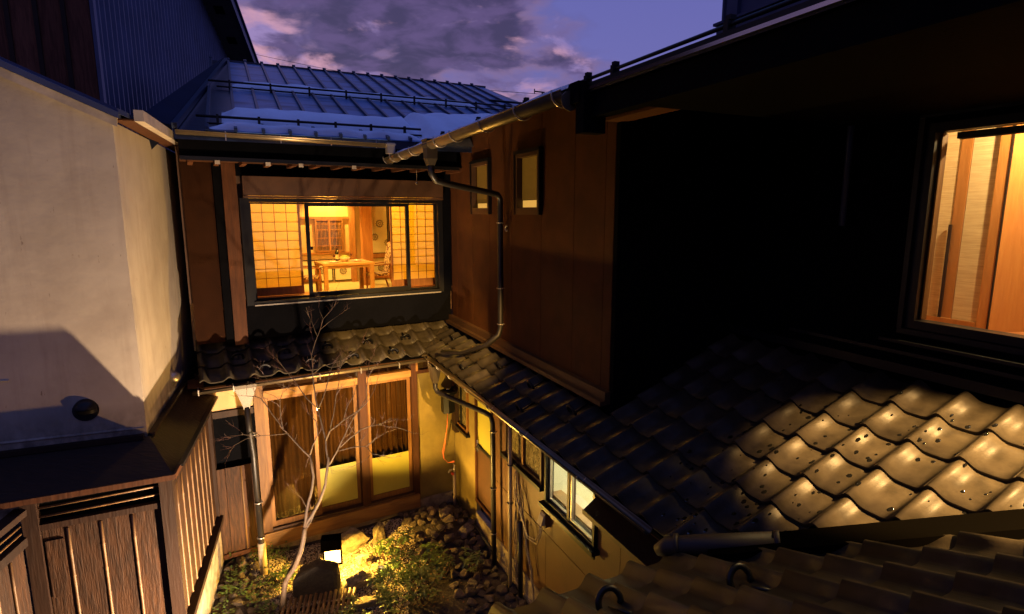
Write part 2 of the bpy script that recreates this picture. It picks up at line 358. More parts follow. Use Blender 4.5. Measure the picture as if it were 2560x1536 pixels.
def S(name, mb, m, label, cat, fr=FW, loc=None, group=None, kind=None, smooth=False):
    """a thing that is one mesh"""
    loc = Vector(loc) if loc else Vector(((mb.bb()[0][0]+mb.bb()[0][1])/2, (mb.bb()[1][0]+mb.bb()[1][1])/2, mb.bb()[2][0]))
    me = bpy.data.meshes.new(name); me.from_pydata([tuple(Vector(v)-loc) for v in mb.v], [], mb.f); me.update()
    me.materials.append(MT[m] if isinstance(m, str) else m)
    if smooth: me.polygons.foreach_set('use_smooth', [True]*len(me.polygons))
    o = bpy.data.objects.new(name, me); C.objects.link(o); o.location = fr.w(*loc); o.rotation_euler = (0, 0, fr.a); ORG[o.name] = loc
    tagp(o, label, cat, group, kind); return o
def piece(name, me, parent, loc, rot=(0, 0, 0), scale=None):
    o = bpy.data.objects.new(name, me); C.objects.link(o); o.parent = parent; o.location = Vector(loc)-ORG[parent.name]; o.rotation_euler = rot
    if scale: o.scale = scale
    return o
def mesh(name, mb, m, smooth=False):
    me = bpy.data.meshes.new(name); me.from_pydata(mb.v, [], mb.f); me.update(); me.materials.append(MT[m])
    if smooth: me.polygons.foreach_set('use_smooth', [True]*len(me.polygons))
    return me
def light(name, kind, loc, energy, color=WARM, size=.05, to=None, spot=None, blend=.5, parent=None):
    d = bpy.data.lights.new(name, kind); d.energy = energy; d.color = color
    if kind == 'AREA': d.size = size
    else: d.shadow_soft_size = size
    if spot: d.spot_size = R(spot); d.spot_blend = blend
    o = bpy.data.objects.new(name, d); C.objects.link(o); o.location = loc
    if to: o.rotation_euler = (Vector(to)-Vector(loc)).to_track_quat('-Z', 'Y').to_euler()
    return o
def frame_ring(x0, x1, z0, z1, y0, y1, w, wb=None):
    b = MB(); wb = wb or w
    b.box(x0, x0+w, y0, y1, z0, z1); b.box(x1-w, x1, y0, y1, z0, z1)
    b.box(x0+w, x1-w, y0+.001, y1-.001, z1-w, z1); b.box(x0+w, x1-w, y0+.001, y1-.001, z0, z0+wb)
    return b
def wallpanels(parent, cuts, z0, z1, holes, y0, y1, m, name='wall_panel', gap=.006, sub=None):
    """wall made of upright panels, openings left free"""
    for a, b in zip(cuts[:-1], cuts[1:]):
        mb = MB(); a_, b_ = a+gap/2, b-gap/2
        xs = sorted({a_, b_, *[h for hl in holes for h in hl[:2] if a_ < h < b_]})
        for p, q in zip(xs[:-1], xs[1:]):
            c = (p+q)/2; hz = sorted([(h[2], h[3]) for h in holes if h[0] <= c <= h[1]]); z = z0
            for h0, h1 in hz:
                if h0 > z: mb.box(p, q, y0, y1, z, min(h0, z1))
                z = max(z, h1)
            if z < z1: mb.box(p, q, y0, y1, z, z1)
        if mb.v: P(name, mb, m, parent)

# ------------------------------------------------------------------ ground
g = MB(); n = 60
g.add([(-60, -40, -.03), (60, -40, -.03), (60, 120, -.03), (-60, 120, -.03)], [(0, 1, 2, 3)])
S('ground', g, 'ground', 'dark bare earth under the courtyard and the houses', 'ground', loc=(0, 0, -.03), kind='structure')
def gz(x, y):
    """height of the courtyard soil"""
    h = .03*noise.noise(Vector((x*1.7, y*1.7, 0)))
    u, yy = FR.inv(x, y)
    h += .16*max(0, 1-math.hypot(u-.7, -yy-.55)/.95)
    lx, ly = FS.inv(x, y)
    h += .10*max(0, 1-abs(ly-.25)/.6)
    return h
g = MB(); nx, ny = 60, 70
for j in range(ny+1):
    for i in range(nx+1):
        x = -4.2+5.4*i/nx; y = 3.2+5.6*j/ny; g.v.append((x, y, gz(x, y)+.008*noise.noise(Vector((x*14, y*14, 3)))))
for j in range(ny):
    for i in range(nx):
        a = j*(nx+1)+i; g.f.append((a, a+1, a+nx+2, a+nx+1))
S('courtyard_soil', g, 'ground', 'uneven dark soil bed of the courtyard garden', 'ground', loc=(-1.5, 6, 0), kind='structure', smooth=True)
# ------------------------------------------------------------------ tiles
TW, TL = .262, .292          # tile pitch across, tile length
PITCH = .45; PA = math.atan(PITCH)
def tile_h(s): t = 2*math.pi*(s-.14); return .026*(math.cos(t)+.42*math.cos(2*t)+.08*math.cos(3*t))
def tile_mesh(cut=None):
    b = MB(); n = 18
    top = []; x = [TW*1.04*i/n for i in range(n+1)]
    for k, (yy, zz_) in enumerate(((0, .030), (TL, .004))):
        for xi in x: b.v.append((xi, yy, tile_h(xi/TW)+zz_))
    for xi in x: b.v.append((xi, 0.002, tile_h(xi/TW)+.030-.019))
    for xi in x: b.v.append((xi, .05, tile_h(xi/TW)+.004))
    m_ = n+1
    for i in range(n):
        b.f.append((i, i+1, m_+i+1, m_+i)); b.f.append((2*m_+i, 2*m_+i+1, i+1, i)); b.f.append((3*m_+i, 3*m_+i+1, 2*m_+i+1, 2*m_+i))
    b.f.append((0, m_, 3*m_, 2*m_)); b.f.append((n, 2*m_+n, 3*m_+n, m_+n))
    me = mesh('roof_tile', b, 'tile', True)
    for p in me.polygons:
        if abs(p.normal.y) > .7: p.use_smooth = False
    return me
TILE = tile_mesh()
hoop = MB()
arc = [(.062*math.cos(t)-.0, .0, .062*math.sin(t)+.02) for t in [math.pi*(-.12+1.24*i/14) for i in range(15)]]
k0 = len(hoop.v)
for (x, y, z) in arc:
    f = (x/.062, (z-.02)/.062)
    for dr, dy in ((-.016, -.008), (.010, -.008), (.010, .008), (-.016, .008)): hoop.v.append((x+f[0]*dr, y+dy, z+f[1]*dr))
for i in range(14):
    for j in range(4): a = i*4+j; b2 = i*4+(j+1) % 4; hoop.f.append((a, b2, b2+4, a+4))
hoop.f += [(0, 3, 2, 1), (56, 57, 58, 59)]
hoop.box(-.012, .012, 0, .16, .0, .008)
HOOP = mesh('snow_stop', hoop, 'blackmetal', True)
def tile_field(parent, x0, cols, y0, z0, rows, ok, hoops=(), flip=False):
    """rows go up the slope in +y of the frame (flip: the slope rises in +x instead)"""
    step = .250
    for r in range(rows):
        for c in range(cols):
            if not flip:
                x = x0+c*TW; y = y0+r*step; z = z0+r*step*PITCH
                if not ok(x+TW/2, y+step/2): continue
                piece('roof_tile', TILE, parent, (x, y, z), (PA+random.uniform(-.004, .004), random.uniform(-.006, .006), random.uniform(-.004, .004)))
            else:
                x = y0+r*step; y = x0+c*TW; z = z0+r*step*PITCH
                if not ok(x+step/2, y+TW/2): continue
                # tile local y (up slope) -> frame +x ; local x -> frame -y
                mtx = Matrix.Rotation(-math.pi/2, 4, 'Z') @ Matrix.Rotation(PA+random.uniform(-.004, .004), 4, 'X')
                piece('roof_tile', TILE, parent, (x, y+TW, z), mtx.to_euler())
            if (r, c) in hoops:
                if not flip: piece('snow_stop', HOOP, parent, (x+TW*.62, y+.10, z+.055), (PA, 0, 0))
                else: piece('snow_stop', HOOP, parent, (x+.10, y+TW*.38, z+.055), (Matrix.Rotation(-math.pi/2, 4, 'Z') @ Matrix.Rotation(PA, 4, 'X')).to_euler())

# ================================================================== RIGHT WING
RW = thing('tiled_house_wing', 'brown and black two storey house wing with tiled pent roof on the right side', 'house', FR, (3, 0, 0))
# upper brown wall
hU = [(2.22, 2.74, 4.37, 4.985), (.93, 1.47, 4.37, 4.985)]
wallpanels(RW, [0.02, .25, .86, 1.42, 2.05, 2.74, 3.36, 3.84, 3.97], 2.90, 5.34, hU, 0, .05, 'siding')
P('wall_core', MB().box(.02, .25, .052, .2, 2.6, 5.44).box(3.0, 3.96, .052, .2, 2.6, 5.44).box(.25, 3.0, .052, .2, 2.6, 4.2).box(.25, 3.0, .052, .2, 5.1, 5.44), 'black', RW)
for (a, b_, z0, z1), strip in ((hU[0], .075), (hU[1], .06)):
    fr_ = P('window', frame_ring(a, b_, z0, z1, -.035, .05, .035, .075), 'brownpaint', RW)
    P('hood', MB().box(a-.03, b_+.03, -.05, -.003, z1+.002, z1+.035).box(a-.032, a-.003, -.045, -.003, z0, z1).box(b_+.003, b_+.032, -.045, -.003, z0, z1), 'blackmetal', fr_)
    P('pane', MB().box(a+.036, b_-.036, .012, .016, z0+.076, z1-.036), 'dimglass', fr_)
    P('blind', MB().box(a+.0, b_, .028, .033, z0+.076+strip, z1), 'dimblind', fr_)
    P('lit_strip', MB().box(a, b_, .036, .040, z0-.0, z0+.076+strip-.004), 'blindglow', fr_)
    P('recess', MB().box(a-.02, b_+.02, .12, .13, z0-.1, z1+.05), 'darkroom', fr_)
# end face and near black wall
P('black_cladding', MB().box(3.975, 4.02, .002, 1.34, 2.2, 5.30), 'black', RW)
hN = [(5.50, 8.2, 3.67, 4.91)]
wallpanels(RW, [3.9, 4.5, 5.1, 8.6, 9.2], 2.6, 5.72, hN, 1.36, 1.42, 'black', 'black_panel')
P('base_flashing', MB().box(.0, 3.99, -.055, .0, 2.82, 2.93).box(-.0, 3.99, -.10, -.056, 2.815, 2.855), 'brownpaint', RW)
P('wall_flashing', MB().box(4.03, 8.4, 1.24, 1.355, 3.335, 3.40).box(4.6, 8.4, 1.30, 1.355, 3.45, 3.475), 'blackmetal', RW)
# near window
nw = P('window', frame_ring(5.485, 8.23, 3.64, 4.945, 1.29, 1.40, .055), 'blackmetal', RW, label='large black framed window at the right edge')
P('frame', MB().box(5.45, 8.25, 1.27, 1.289, 3.60, 3.636).box(5.45, 5.482, 1.265, 1.355, 3.636, 4.98).box(5.45, 8.25, 1.265, 1.355, 4.982, 5.01).box(5.38, 8.3, 1.2, 1.354, 3.545, 3.565), 'blackmetal', nw)
P('pane', MB().box(5.542, 8.17, 1.335, 1.341, 3.697, 4.888), 'glass', nw)
P('inner_frame', MB().box(5.543, 5.555, 1.345, 1.40, 3.70, 4.885), 'doorwood', nw)
# room behind it
P('room_lining', MB().box(4.7, 4.75, 1.43, 4.4, 3.3, 5.5).box(4.7, 8.9, 4.4, 4.45, 3.3, 5.5).box(8.85, 8.9, 1.43, 4.4, 3.3, 5.5).box(4.7, 8.9, 1.43, 4.45, 5.5, 5.55), 'roomwall', RW)
P('room_floor', MB().box(4.7, 8.9, 1.43, 4.45, 3.42, 3.50), 'floorwood', RW)
zt = 5.45
P('room_post', MB().box(4.80, 4.965, 2.40, 2.46, 3.5, zt).box(5.11, 5.185, 2.405, 2.47, 3.5, zt), 'panelwood', RW)
for a, b_ in ((4.97, 5.105), (5.19, 5.365)): P('woven_blind', MB().box(a, b_, 2.41, 2.43, 3.56, zt), 'weave', RW)
P('room_post', MB().box(5.370, 5.44, 2.39, 2.50, 3.5, zt), 'panelwood', RW)
P('room_post', MB().box(5.10, 5.120, 2.385, 2.399, 3.5, 4.3).box(5.441, 5.449, 2.385, 2.5, 3.5, zt), 'fencedark', RW)
P('wood_panel', MB().add([(5.45, 2.40, 3.5), (5.75, 3.1, 3.5), (5.75, 3.1, zt), (5.45, 2.40, zt), (5.43, 2.43, 3.5), (5.73, 3.13, 3.5), (5.73, 3.13, zt), (5.43, 2.43, zt)],
    [(0, 1, 2, 3), (5, 4, 7, 6), (3, 2, 6, 7), (1, 5, 6, 2), (4, 0, 3, 7)]), 'panelwood', RW)
P('skirting', MB().box(4.97, 5.365, 2.38, 2.405, 3.5, 3.56), 'panelwood', RW)
P('roller_blind', MB().box(5.55, 5.92, 1.50, 1.54, 4.86, 4.90).box(5.56, 5.90, 1.51, 1.53, 4.855, 4.859), 'blackmetal', RW)
light('room_lamp', 'POINT', FR.w(5.95, 2.15, 5.32), W_ROOM*.85, (1, .70, .30), .03)
light('room_lamp_fill', 'POINT', FR.w(6.9, 2.6, 5.2), 3, WARM, .15)
# upper roof of the wing
P('upper_roof', MB().add([(0.1, -.95, 5.025), (8.9, -.95, 5.025), (8.9, 2.6, 6.20), (0.1, 2.6, 6.20), (0.1, -.95, 5.075), (8.9, -.95, 5.075), (8.9, 2.6, 6.25), (0.1, 2.6, 6.25)],
    [(0, 3, 2, 1), (4, 5, 6, 7), (0, 1, 5, 4), (1, 2, 6, 5), (2, 3, 7, 6), (3, 0, 4, 7)]), 'blackmetal', RW)
P('drip_edge', MB().box(4.95, 8.9, -.962, -.952, 5.035, 5.05), 'chrome', RW)
P('eave_board', MB().box(5.02, 8.9, -.93, -.86, 4.90, 5.02).box(5.02, 8.9, -.90, -.80, 5.021, 5.06), 'black', RW)
P('eave_soffit', MB().box(4.98, 8.9, -.86, 1.34, 5.0, 5.02), 'black', RW)
P('verge_block', MB().box(4.98, 5.06, -.98, -.84, 4.82, 5.07).box(4.93, 5.02, -.99, -.90, 4.98, 5.09), 'black', RW)
P('beam', MB().box(3.99, 4.78, -.10, .04, 5.10, 5.23), 'redwood', RW, label='timber beam end lit from below under the eave')
P('beam_cover', MB().box(3.985, 4.80, -.13, .06, 5.078, 5.098), 'redwood', RW)
rail = P('snow_rail', MB().tube([(.9, -.92, 5.105), (8.9, -.92, 5.105)], .009, 6), 'blackmetal', RW, smooth=True)
for u in (1.6, 2.5, 3.4, 4.25, 5.0, 5.25, 6.0, 6.8, 7.6): P('clamp', MB().box(u-.012, u+.012, -.94, -.90, 5.06, 5.122).box(u-.008, u+.018, -.935, -.905, 5.12, 5.138), 'blackmetal', rail)
# upper gutter with brackets
ug = P('gutter', MB().half((.46, -.99, 5.045), (4.93, -.99, 5.055), .062, 12), 'gutter', RW, smooth=True, label='half round bronze gutter under the upper eave lit from below')
P('end_cap', MB().tube([(4.93, -.99, 5.0), (4.935, -.99, 5.0)], .055, 12), 'gutter', ug)
for u in [.5, .62, .95, 1.35, 1.8, 2.65, 3.1, 3.75, 4.35, 4.85]:
    P('bracket', MB().tube([(u, -.99+.072*math.cos(t), 5.05+.072*math.sin(t)) for t in [math.pi*(1.0+1.02*i/10)-.2 for i in range(11)]]+[(u, -.90, 5.08)], .0055, 5), 'bracket', ug, smooth=True)
fn = MB(); fx = 2.33
for i, (w_, z_) in enumerate(((.085, 5.08), (.072, 5.055), (.080, 5.03), (.066, 5.0), (.062, 4.9), (.04, 4.84))):
    for dx, dy in ((-1, -1), (1, -1), (1, 1), (-1, 1)): fn.v.append((fx+dx*w_, -.99+dy*w_*.8, z_))
    if i: k = 4*i; fn.f += [(k-4+j, k-4+(j+1) % 4, k+(j+1) % 4, k+j) for j in range(4)]
fn.f.append((23, 22, 21, 20))
dp = P('downpipe', MB().tube([(fx, -.99, 4.85), (fx, -.98, 4.76), (fx-.03, -.93, 4.70), (fx-.08, -.8, 4.675), (fx-.33, -.22, 4.60), (fx-.37, -.13, 4.585), (fx-.39, -.09, 4.54), (fx-.40, -.085, 4.45), (1.93, -.085, 3.10), (1.93, -.11, 3.01), (1.90, -.25, 2.90), (1.50, -.40, 2.74), (1.12, -.52, 2.67)], .033, 10), 'pipe', RW, smooth=True, label='dark downpipe bending from the upper gutter to the wall and over the tiles')
P('rain_head', fn, 'rainhead', dp)
for z in (4.28, 3.55, 3.14): P('clip', MB().tube([(1.935+.04*math.cos(t), -.085+.04*math.sin(t), z) for t in [2*math.pi*i/12 for i in range(13)]], .006, 5), 'bracket', dp, smooth=True)
P('pipe_hook', MB().tube([(2.02+.03*math.cos(t), -.05, 4.22+.03*math.sin(t)) for t in [math.pi*(.3+1.5*i/8) for i in range(9)]], .008, 6), 'bracket', RW, smooth=True)
# pent roof: tiles from the far valley to the near valley
pr = P('pent_roof', 
    MB().add([(-.53, -.51, 2.468), (5.64, -.51, 2.468), (7.45, 1.34, 3.306), (4.03, 1.34, 3.306), (4.03, 0.02, 2.711), (0, .02, 2.711)] +
             [(-.53, -.51, 2.44), (5.64, -.51, 2.44), (7.45, 1.34, 3.27), (4.03, 1.34, 3.27), (4.03, 0.02, 2.68), (0, .02, 2.68)],
    [(0, 1, 2, 3, 4, 5), (11, 10, 9, 8, 7, 6), (0, 6, 7, 1), (1, 7, 8, 2), (2, 8, 9, 3), (3, 9, 10, 4), (4, 10, 11, 5), (5, 11, 6, 0)]), 'black', RW)
def okR(x, y):
    if x < 4.05: return y < .02 and x > -.04-(-y)*1.02
    return y < 1.33 and (x-5.55) < (y+.62)-.10
tile_field(pr, -.40-TW, 32, -.53, 2.50, 8, okR, {(1, 4), (1, 7), (1, 10), (1, 13), (1, 16), (0, 8), (0, 14)})
P('eave_board', MB().bar((-.5, -.48, 2.455), (5.6, -.48, 2.455), .02, .06).box(0, 5.5, -.47, -.02, 2.425, 2.435), 'fencedark', RW)
lg = P('gutter', MB().half((-.52, -.575, 2.50), (5.20, -.545, 2.485), .036, 10), 'gutter', RW, smooth=True, label='lower gutter running along the right side of the courtyard')
for u in (-.5, -.1, .35, 1.15, 1.6, 2.15, 2.75, 3.5, 4.45): P('bracket', MB().tube([(u, -.575+.005*u+.043*math.cos(t), 2.502+.043*math.sin(t)) for t in [math.pi*(.95+1.0*i/10) for i in range(11)]], .006, 5), 'bracket', lg, smooth=True)
fn = MB()
for i, (w_, z_) in enumerate(((.085, 2.43), (.08, 2.40), (.05, 2.24), (.035, 2.20))):
    for dx, dy in ((-1, -1), (1, -1), (1, 1), (-1, 1)): fn.v.append((.93+dx*w_, -.57+dy*w_*.8, z_+.03))
    if i: k = 4*i; fn.f += [(k-4+j, k-4+(j+1) % 4, k+(j+1) % 4, k+j) for j in range(4)]
fn.f.append((15, 14, 13, 12))
d2 = P('downpipe', MB().tube([(.93, -.57, 2.25), (.93, -.565, 2.16), (.95, -.545, 2.11), (1.0, -.51, 2.09), (1.6, -.16, 1.99), (1.69, -.11, 1.96), (1.72, -.10, 1.88), (1.74, -.10, .0)], .032, 10), 'pipe', RW, smooth=True, label='dark downpipe crossing under the lower eave down to the ground')
P('rain_head', fn, 'rainhead', d2)
for z in (1.78, 1.05, .45): P('clip', MB().tube([(1.735+.04*math.cos(t), -.10+.04*math.sin(t), z) for t in [2*math.pi*i/12 for i in range(13)]], .006, 5), 'bracket', d2, smooth=True)
d3 = P('downpipe', MB().tube([(2.2, -.09, 2.35), (2.2, -.09, 0)], .026, 10), 'palepipe', RW, smooth=True, label='pale slim pipe down the brown lower wall')
for z in (1.55, 1.08): P('clip', MB().tube([(2.2+.034*math.cos(t), -.09+.034*math.sin(t), z) for t in [2*math.pi*i/12 for i in range(13)]], .006, 5), 'blackmetal', d3, smooth=True)
P('downpipe', MB().tube([(2.42, -.07, .95), (2.44, -.07, 0)], .03, 10), 'pipe', RW, smooth=True)
# lower wall, ochre part then brown panels
holes = [(.02, .64, 1.33, 2.2), (.90, 1.50, .46, 2.2), (1.93, 2.84, 1.58, 2.3), (2.93, 3.86, 1.44, 2.3)]
wallpanels(RW, [.0, .9], .06, 2.42, holes, 0, .06, 'yplaster', 'plaster_wall')
wallpanels(RW, [1.5, 1.88, 2.88, 4.2, 5.6], 1.065, 2.42, holes, 0, .06, 'siding_low')
wallpanels(RW, [1.5, 1.88, 2.9, 3.9, 5.6], .30, 1.055, holes, 0, .06, 'siding_low')
P('wall_core', MB().box(1.5, 5.6, .062, .10, .2, 1.4).box(0, .9, .062, .10, .2, 1.3), 'black', RW)
P('plinth', MB().box(-.0, 5.6, -.025, .058, -.03, .295 if False else .055).box(.9, 5.6, -.012, .058, .055, .295), 'concrete', RW)
P('ground_pipe', MB().tube([(.0, -.05, .14), (1.65, -.06, .12)], .018, 8), 'pipe', RW, smooth=True)
# top window over the ochre wall
w1 = P('window', frame_ring(.02, .64, 1.33, 2.2, -.03, .05, .035), 'doorwood', RW)
P('sill', MB().box(0, .68, -.06, -.001, 1.29, 1.326), 'blackmetal', w1)
P('mullion', MB().box(.32, .345, -.02, .03, 1.366, 2.16), 'blackmetal', w1)
for a, b_ in ((.056, .318), (.347, .604)): P('pane', MB().box(a, b_, .005, .012, 1.366, 2.164), 'frostclear', w1)
# side door
dr = P('door', frame_ring(.90, 1.50, .46, 2.2, -.02, .06, .045), 'redwood', RW)
P('rail', MB().box(.946, 1.454, .0, .03, 1.26, 1.30), 'blackmetal', dr)
P('pane', MB().box(.946, 1.454, .012, .02, 1.302, 2.15), 'frost', dr)
P('lower_panel', MB().box(.946, 1.454, .010, .03, .506, 1.258), 'brownpaint', dr)
P('handle', MB().tube([(.98, -.0, 1.27), (.98, -.045, 1.27), (1.10, -.05, 1.27)], .012, 8).box(.965, .995, -.025, -.0, 1.22, 1.38), 'chrome', dr, smooth=True)
# small frosted window
w2 = P('window', frame_ring(1.93, 2.84, 1.58, 2.3, -.03, .05, .03), 'brownpaint', RW)
P('sill', MB().box(1.88, 2.89, -.075, -.001, 1.535, 1.576), 'blackmetal', w2)
P('mullion', MB().box(2.36, 2.40, -.025, .03, 1.612, 2.27), 'doorwood', w2)
for a, b_ in ((1.962, 2.358), (2.402, 2.808)): P('pane', MB().box(a, b_, .005, .012, 1.612, 2.268), 'frostclear', w2)
# lit window
w3 = P('window', frame_ring(2.93, 3.86, 1.44, 2.3, -.04, .055, .03), 'blackmetal', RW, label='bright lit lower window with a lantern inside')
P('sill', MB().box(2.89, 3.90, -.085, -.001, 1.395, 1.435).box(2.9, 3.89, -.06, -.041, 1.36, 1.392), 'blackmetal', w3)
P('mullion', MB().box(3.37, 3.41, -.03, .045, 1.472, 2.268), 'brownpaint', w3)
P('sash', frame_ring(2.962, 3.368, 1.472, 2.268, .0, .03, .02).add(*[(lambda b: (b.v, b.f))(frame_ring(3.412, 3.828, 1.472, 2.268, -.02, .01, .02))][0]), 'bracket', w3)
for a, b_ in ((2.984, 3.346), (3.434, 3.806)): P('pane', MB().box(a, b_, .008, .012, 1.494, 2.246), 'glass', w3)
P('room_lining', MB().box(2.75, 2.8, .11, 1.5, .9, 2.4).box(4.2, 4.25, .11, 1.5, .9, 2.4).box(2.75, 4.25, 1.5, 1.55, .9, 2.4).box(2.75, 4.25, .11, 1.55, 2.38, 2.42).box(2.75, 4.25, .11, 1.55, .85, .9).box(2.8, 4.2, .10, .11, .9, 1.43), 'bathwall', RW)
P('ledge', MB().box(2.8, 4.2, .112, .24, 1.36, 1.45), 'bathwood', RW)
P('bath_rim', MB().box(2.8, 4.2, .26, .42, 1.28, 1.38), 'china', RW)
light('bath_lamp', 'POINT', FR.w(3.9, .9, 2.25), W_BATH*.2, (1, .86, .55), .06)
an = thing('paper_lantern', 'glowing square paper lantern on the wall behind the lit lower window', 'lamp', FR, (3.86, .5, 1.75))
P('shade', MB().box(3.80, 3.94, .43, .57, 1.78, 2.02), 'andon', an)
P('frame', MB().box(3.79, 3.80, .42, .43, 1.76, 2.04).box(3.94, 3.95, .42, .43, 1.76, 2.04).box(3.79, 3.95, .42, .58, 1.755, 1.775).box(3.79, 3.95, .42, .58, 2.03, 2.045), 'doorwood', an)
P('wall_arm', MB().box(3.86, 3.88, .575, .60, 1.85, 1.88).box(3.86, 3.88, .6, 1.5, 1.86, 1.88), 'doorwood', an)
# board awning between the lit window and the near roof
aw = thing('board_awning', 'flat dark board awning sticking out of the wall right of the lit window', 'awning', FR, (4.1, 0, 1.9))
P('board', MB().add([(3.87, -.001, 1.94), (5.3, -.001, 1.94), (5.3, -.21, 1.87), (3.93, -.20, 1.87), (3.87, -.001, 1.965), (5.3, -.001, 1.965), (5.3, -.21, 1.895), (3.93, -.20, 1.895)],
    [(0, 3, 2, 1), (4, 5, 6, 7), (0, 1, 5, 4), (1, 2, 6, 5), (2, 3, 7, 6), (3, 0, 4, 7)]), 'fencedark', aw)
P('edge_strip', MB().bar((3.93, -.207, 1.88), (5.3, -.217, 1.88), .010, .04), 'brownpaint', aw)
# socket, cables, meter lantern, tap
ob = thing('outdoor_socket', 'grey outdoor socket box with two cables below the lit window', 'socket', FR, (2.93, 0, 1.2))
P('box', MB().box(2.88, 2.98, -.05, -.001, 1.17, 1.32), 'siding_low', ob)
P('cover', MB().add([(2.885, -.051, 1.20), (2.975, -.051, 1.20), (2.975, -.10, 1.20), (2.885, -.10, 1.20), (2.885, -.051, 1.31), (2.975, -.051, 1.31), (2.975, -.07, 1.29), (2.885, -.07, 1.29)], [(0, 1, 2, 3), (4, 7, 6, 5), (0, 3, 7, 4), (1, 5, 6, 2), (3, 2, 6, 7)]), 'whitetrim', ob)
for k, (dx, dz) in enumerate(((0, 0), (.03, -.03))):
    P('cable', MB().tube([(2.92+dx, -.08, 1.20), (2.93+dx, -.09, 1.10), (2.86+dx, -.10, .98+dz), (2.68, -.10, .93+dz), (2.45, -.09, 1.12+dz), (2.30, -.08, 1.30)], .006, 5), 'palepipe', ob, smooth=True)
for k in range(7):
    dx = random.uniform(-.03, .05); pts = [(2.29+dx*.4, -.06, 1.60-.05*k)]
    for i in range(1, 9): pts.append((2.29+dx+.03*math.sin(i*1.7+k)+(.06*i if k % 2 else 0), -.05-random.uniform(0, .03), 1.55-.17*i))
    S('wall_cable', MB().tube([FR.w(*p) for p in pts], .006, 5), 'cable', 'thin cables hanging down the brown wall beside the pale pipe', 'cable', group='cables by the pale pipe', smooth=True)
ml = thing('wall_lantern', 'black metal lantern box on the ochre wall in the inner corner', 'lantern', FR, (.16, -.12, 1.55))
P('body', MB().prism([(.10, -.23), (.22, -.23), (.25, -.16), (.22, -.06), (.10, -.06), (.07, -.16)], 1.52, 1.80), 'blackmetal', ml)
P('cap', MB().prism([(.08, -.25), (.24, -.25), (.28, -.16), (.24, -.04), (.08, -.04), (.04, -.16)], 1.80, 1.84), 'blackmetal', ml)
P('knob', MB().tube([(.16, -.14, 1.84), (.16, -.14, 1.88)], .025, 10), 'chrome', ml, smooth=True)
P('back_board', MB().box(.06, .22, -.058, -.001, 1.20, 1.86), 'fencedark', ml)
oc = thing('orange_cable', 'orange cable looping down from the wall lantern in the corner', 'cable', FR, (.1, -.12, .7))
for k in range(3):
    P('strand', MB().tube([(.16, -.15, 1.53), (.14+.01*k, -.16, 1.30), (.12-.02*k, -.18, 1.05), (.08-.03*k, -.20, .85), (.07-.02*k, -.19, .76), (.14, -.15, .72), (.24, -.09, .78-.01*k)], .004, 6), 'orange', oc, smooth=True)
tp = thing('garden_tap', 'garden tap with red handle on a short pipe in the inner corner', 'tap', FR, (.26, -.1, .1))
P('standpipe', MB().tube([(.26, -.1, 0), (.26, -.1, .60)], .024, 8), 'palepipe', tp, smooth=True)
P('faucet', MB().tube([(.26, -.1, .60), (.26, -.1, .72)], .014, 8).tube([(.26, -.1, .66), (.26, -.17, .66), (.26, -.19, .62)], .011, 8).tube([(.22, -.1, .73), (.30, -.1, .73)], .008, 6), 'bracket', tp, smooth=True)
P('handle', MB().box(.235, .29, -.145, -.115, .585, .61), 'red', tp)
# dormer box high on the roof
do = thing('roof_lantern_box', 'blue grey metal clad box rising above the right roof ridge at the top edge', 'dormer', FR, (4, 1, 5.7))
P('cladding', MB().box(4.05, 8, 1.0, 2.4, 5.4, 7.6), 'bluewall', do)
P('corner_trim', MB().box(4.00, 4.16, .97, .999, 5.75, 7.6).box(4.02, 4.049, .97, 1.2, 5.75, 7.6), 'bluewall', do)
P('base_flashing', MB().box(3.99, 8, .93, .969, 5.80, 5.88).box(3.98, 8, .90, .97, 5.88, 5.90), 'bluewall', do)
bp_ = P('wall_pipe', MB().tube([(4.97, 1.30, 5.6), (4.97, 1.30, 4.3)], .022, 8), 'bluewall', RW, smooth=True)
P('clip', MB().tube([(4.97+.03*math.cos(t), 1.30+.03*math.sin(t), 5.45) for t in [2*math.pi*i/10 for i in range(11)]], .008, 5), 'blackmetal', bp_)

# ================================================================== BACK WING
BW = thing('back_house_wing', 'two storey house wing with lit dining room window closing the far end of the courtyard', 'house', FB, (-1.6, 0, 0))
# upper wall
wallpanels(BW, [-3.27, -2.96], 2.86, 4.95, [], 0, .05, 'siding_shaded')  # left panel: the shade on it is in its darker colour
P('post', MB().box(-2.955, -2.87, -.03, .06, 2.84, 4.95), 'black', BW)
P('post', MB().box(-2.865, -2.72, -.06, .06, 2.82, 4.97), 'redwood', BW, label='red brown post left of the dining room window')
P('lintel', MB().box(-2.715, -.13, -.03, .05, 4.815, 5.03), 'black', BW)
P('shutter_box', MB().box(-2.66, -.16, -.12, -.0, 4.59, 4.81).box(-2.66, -.16, -.125, -.0, 4.56, 4.585), 'brownpaint', BW)
P('spandrel', MB().box(-2.715, -.02, -.0, .05, 2.86, 3.28).box(-.13, -.02, -.04, .05, 3.28, 5.03), 'black', BW)
P('eave_underboard', MB().box(-3.27, -.05, -.50, .1, 4.955, 4.97), 'redwood', BW)
P('eave_edge', MB().box(-3.27, -.1, -.54, -.50, 4.935, 4.975), 'blackmetal', BW)
for k in range(13): P('rafter', MB().box(-3.20+.26*k, -3.15+.26*k, -.48, -.02, 4.915, 4.954), 'redwood', BW)
for x in (-2.95, -2.45, -2.1, -1.5): P('rafter_cap', MB().box(x, x+.05, -.545, -.538, 4.90, 4.94), 'whitetrim', BW)
P('fascia', MB().box(-3.27, -.12, -.50, -.46, 4.97, 5.25), 'black', BW)
hg = thing('hanging_bell', 'small glass wind bell hanging under the far eave', 'bell', FB, (-.66, -.45, 4.72))
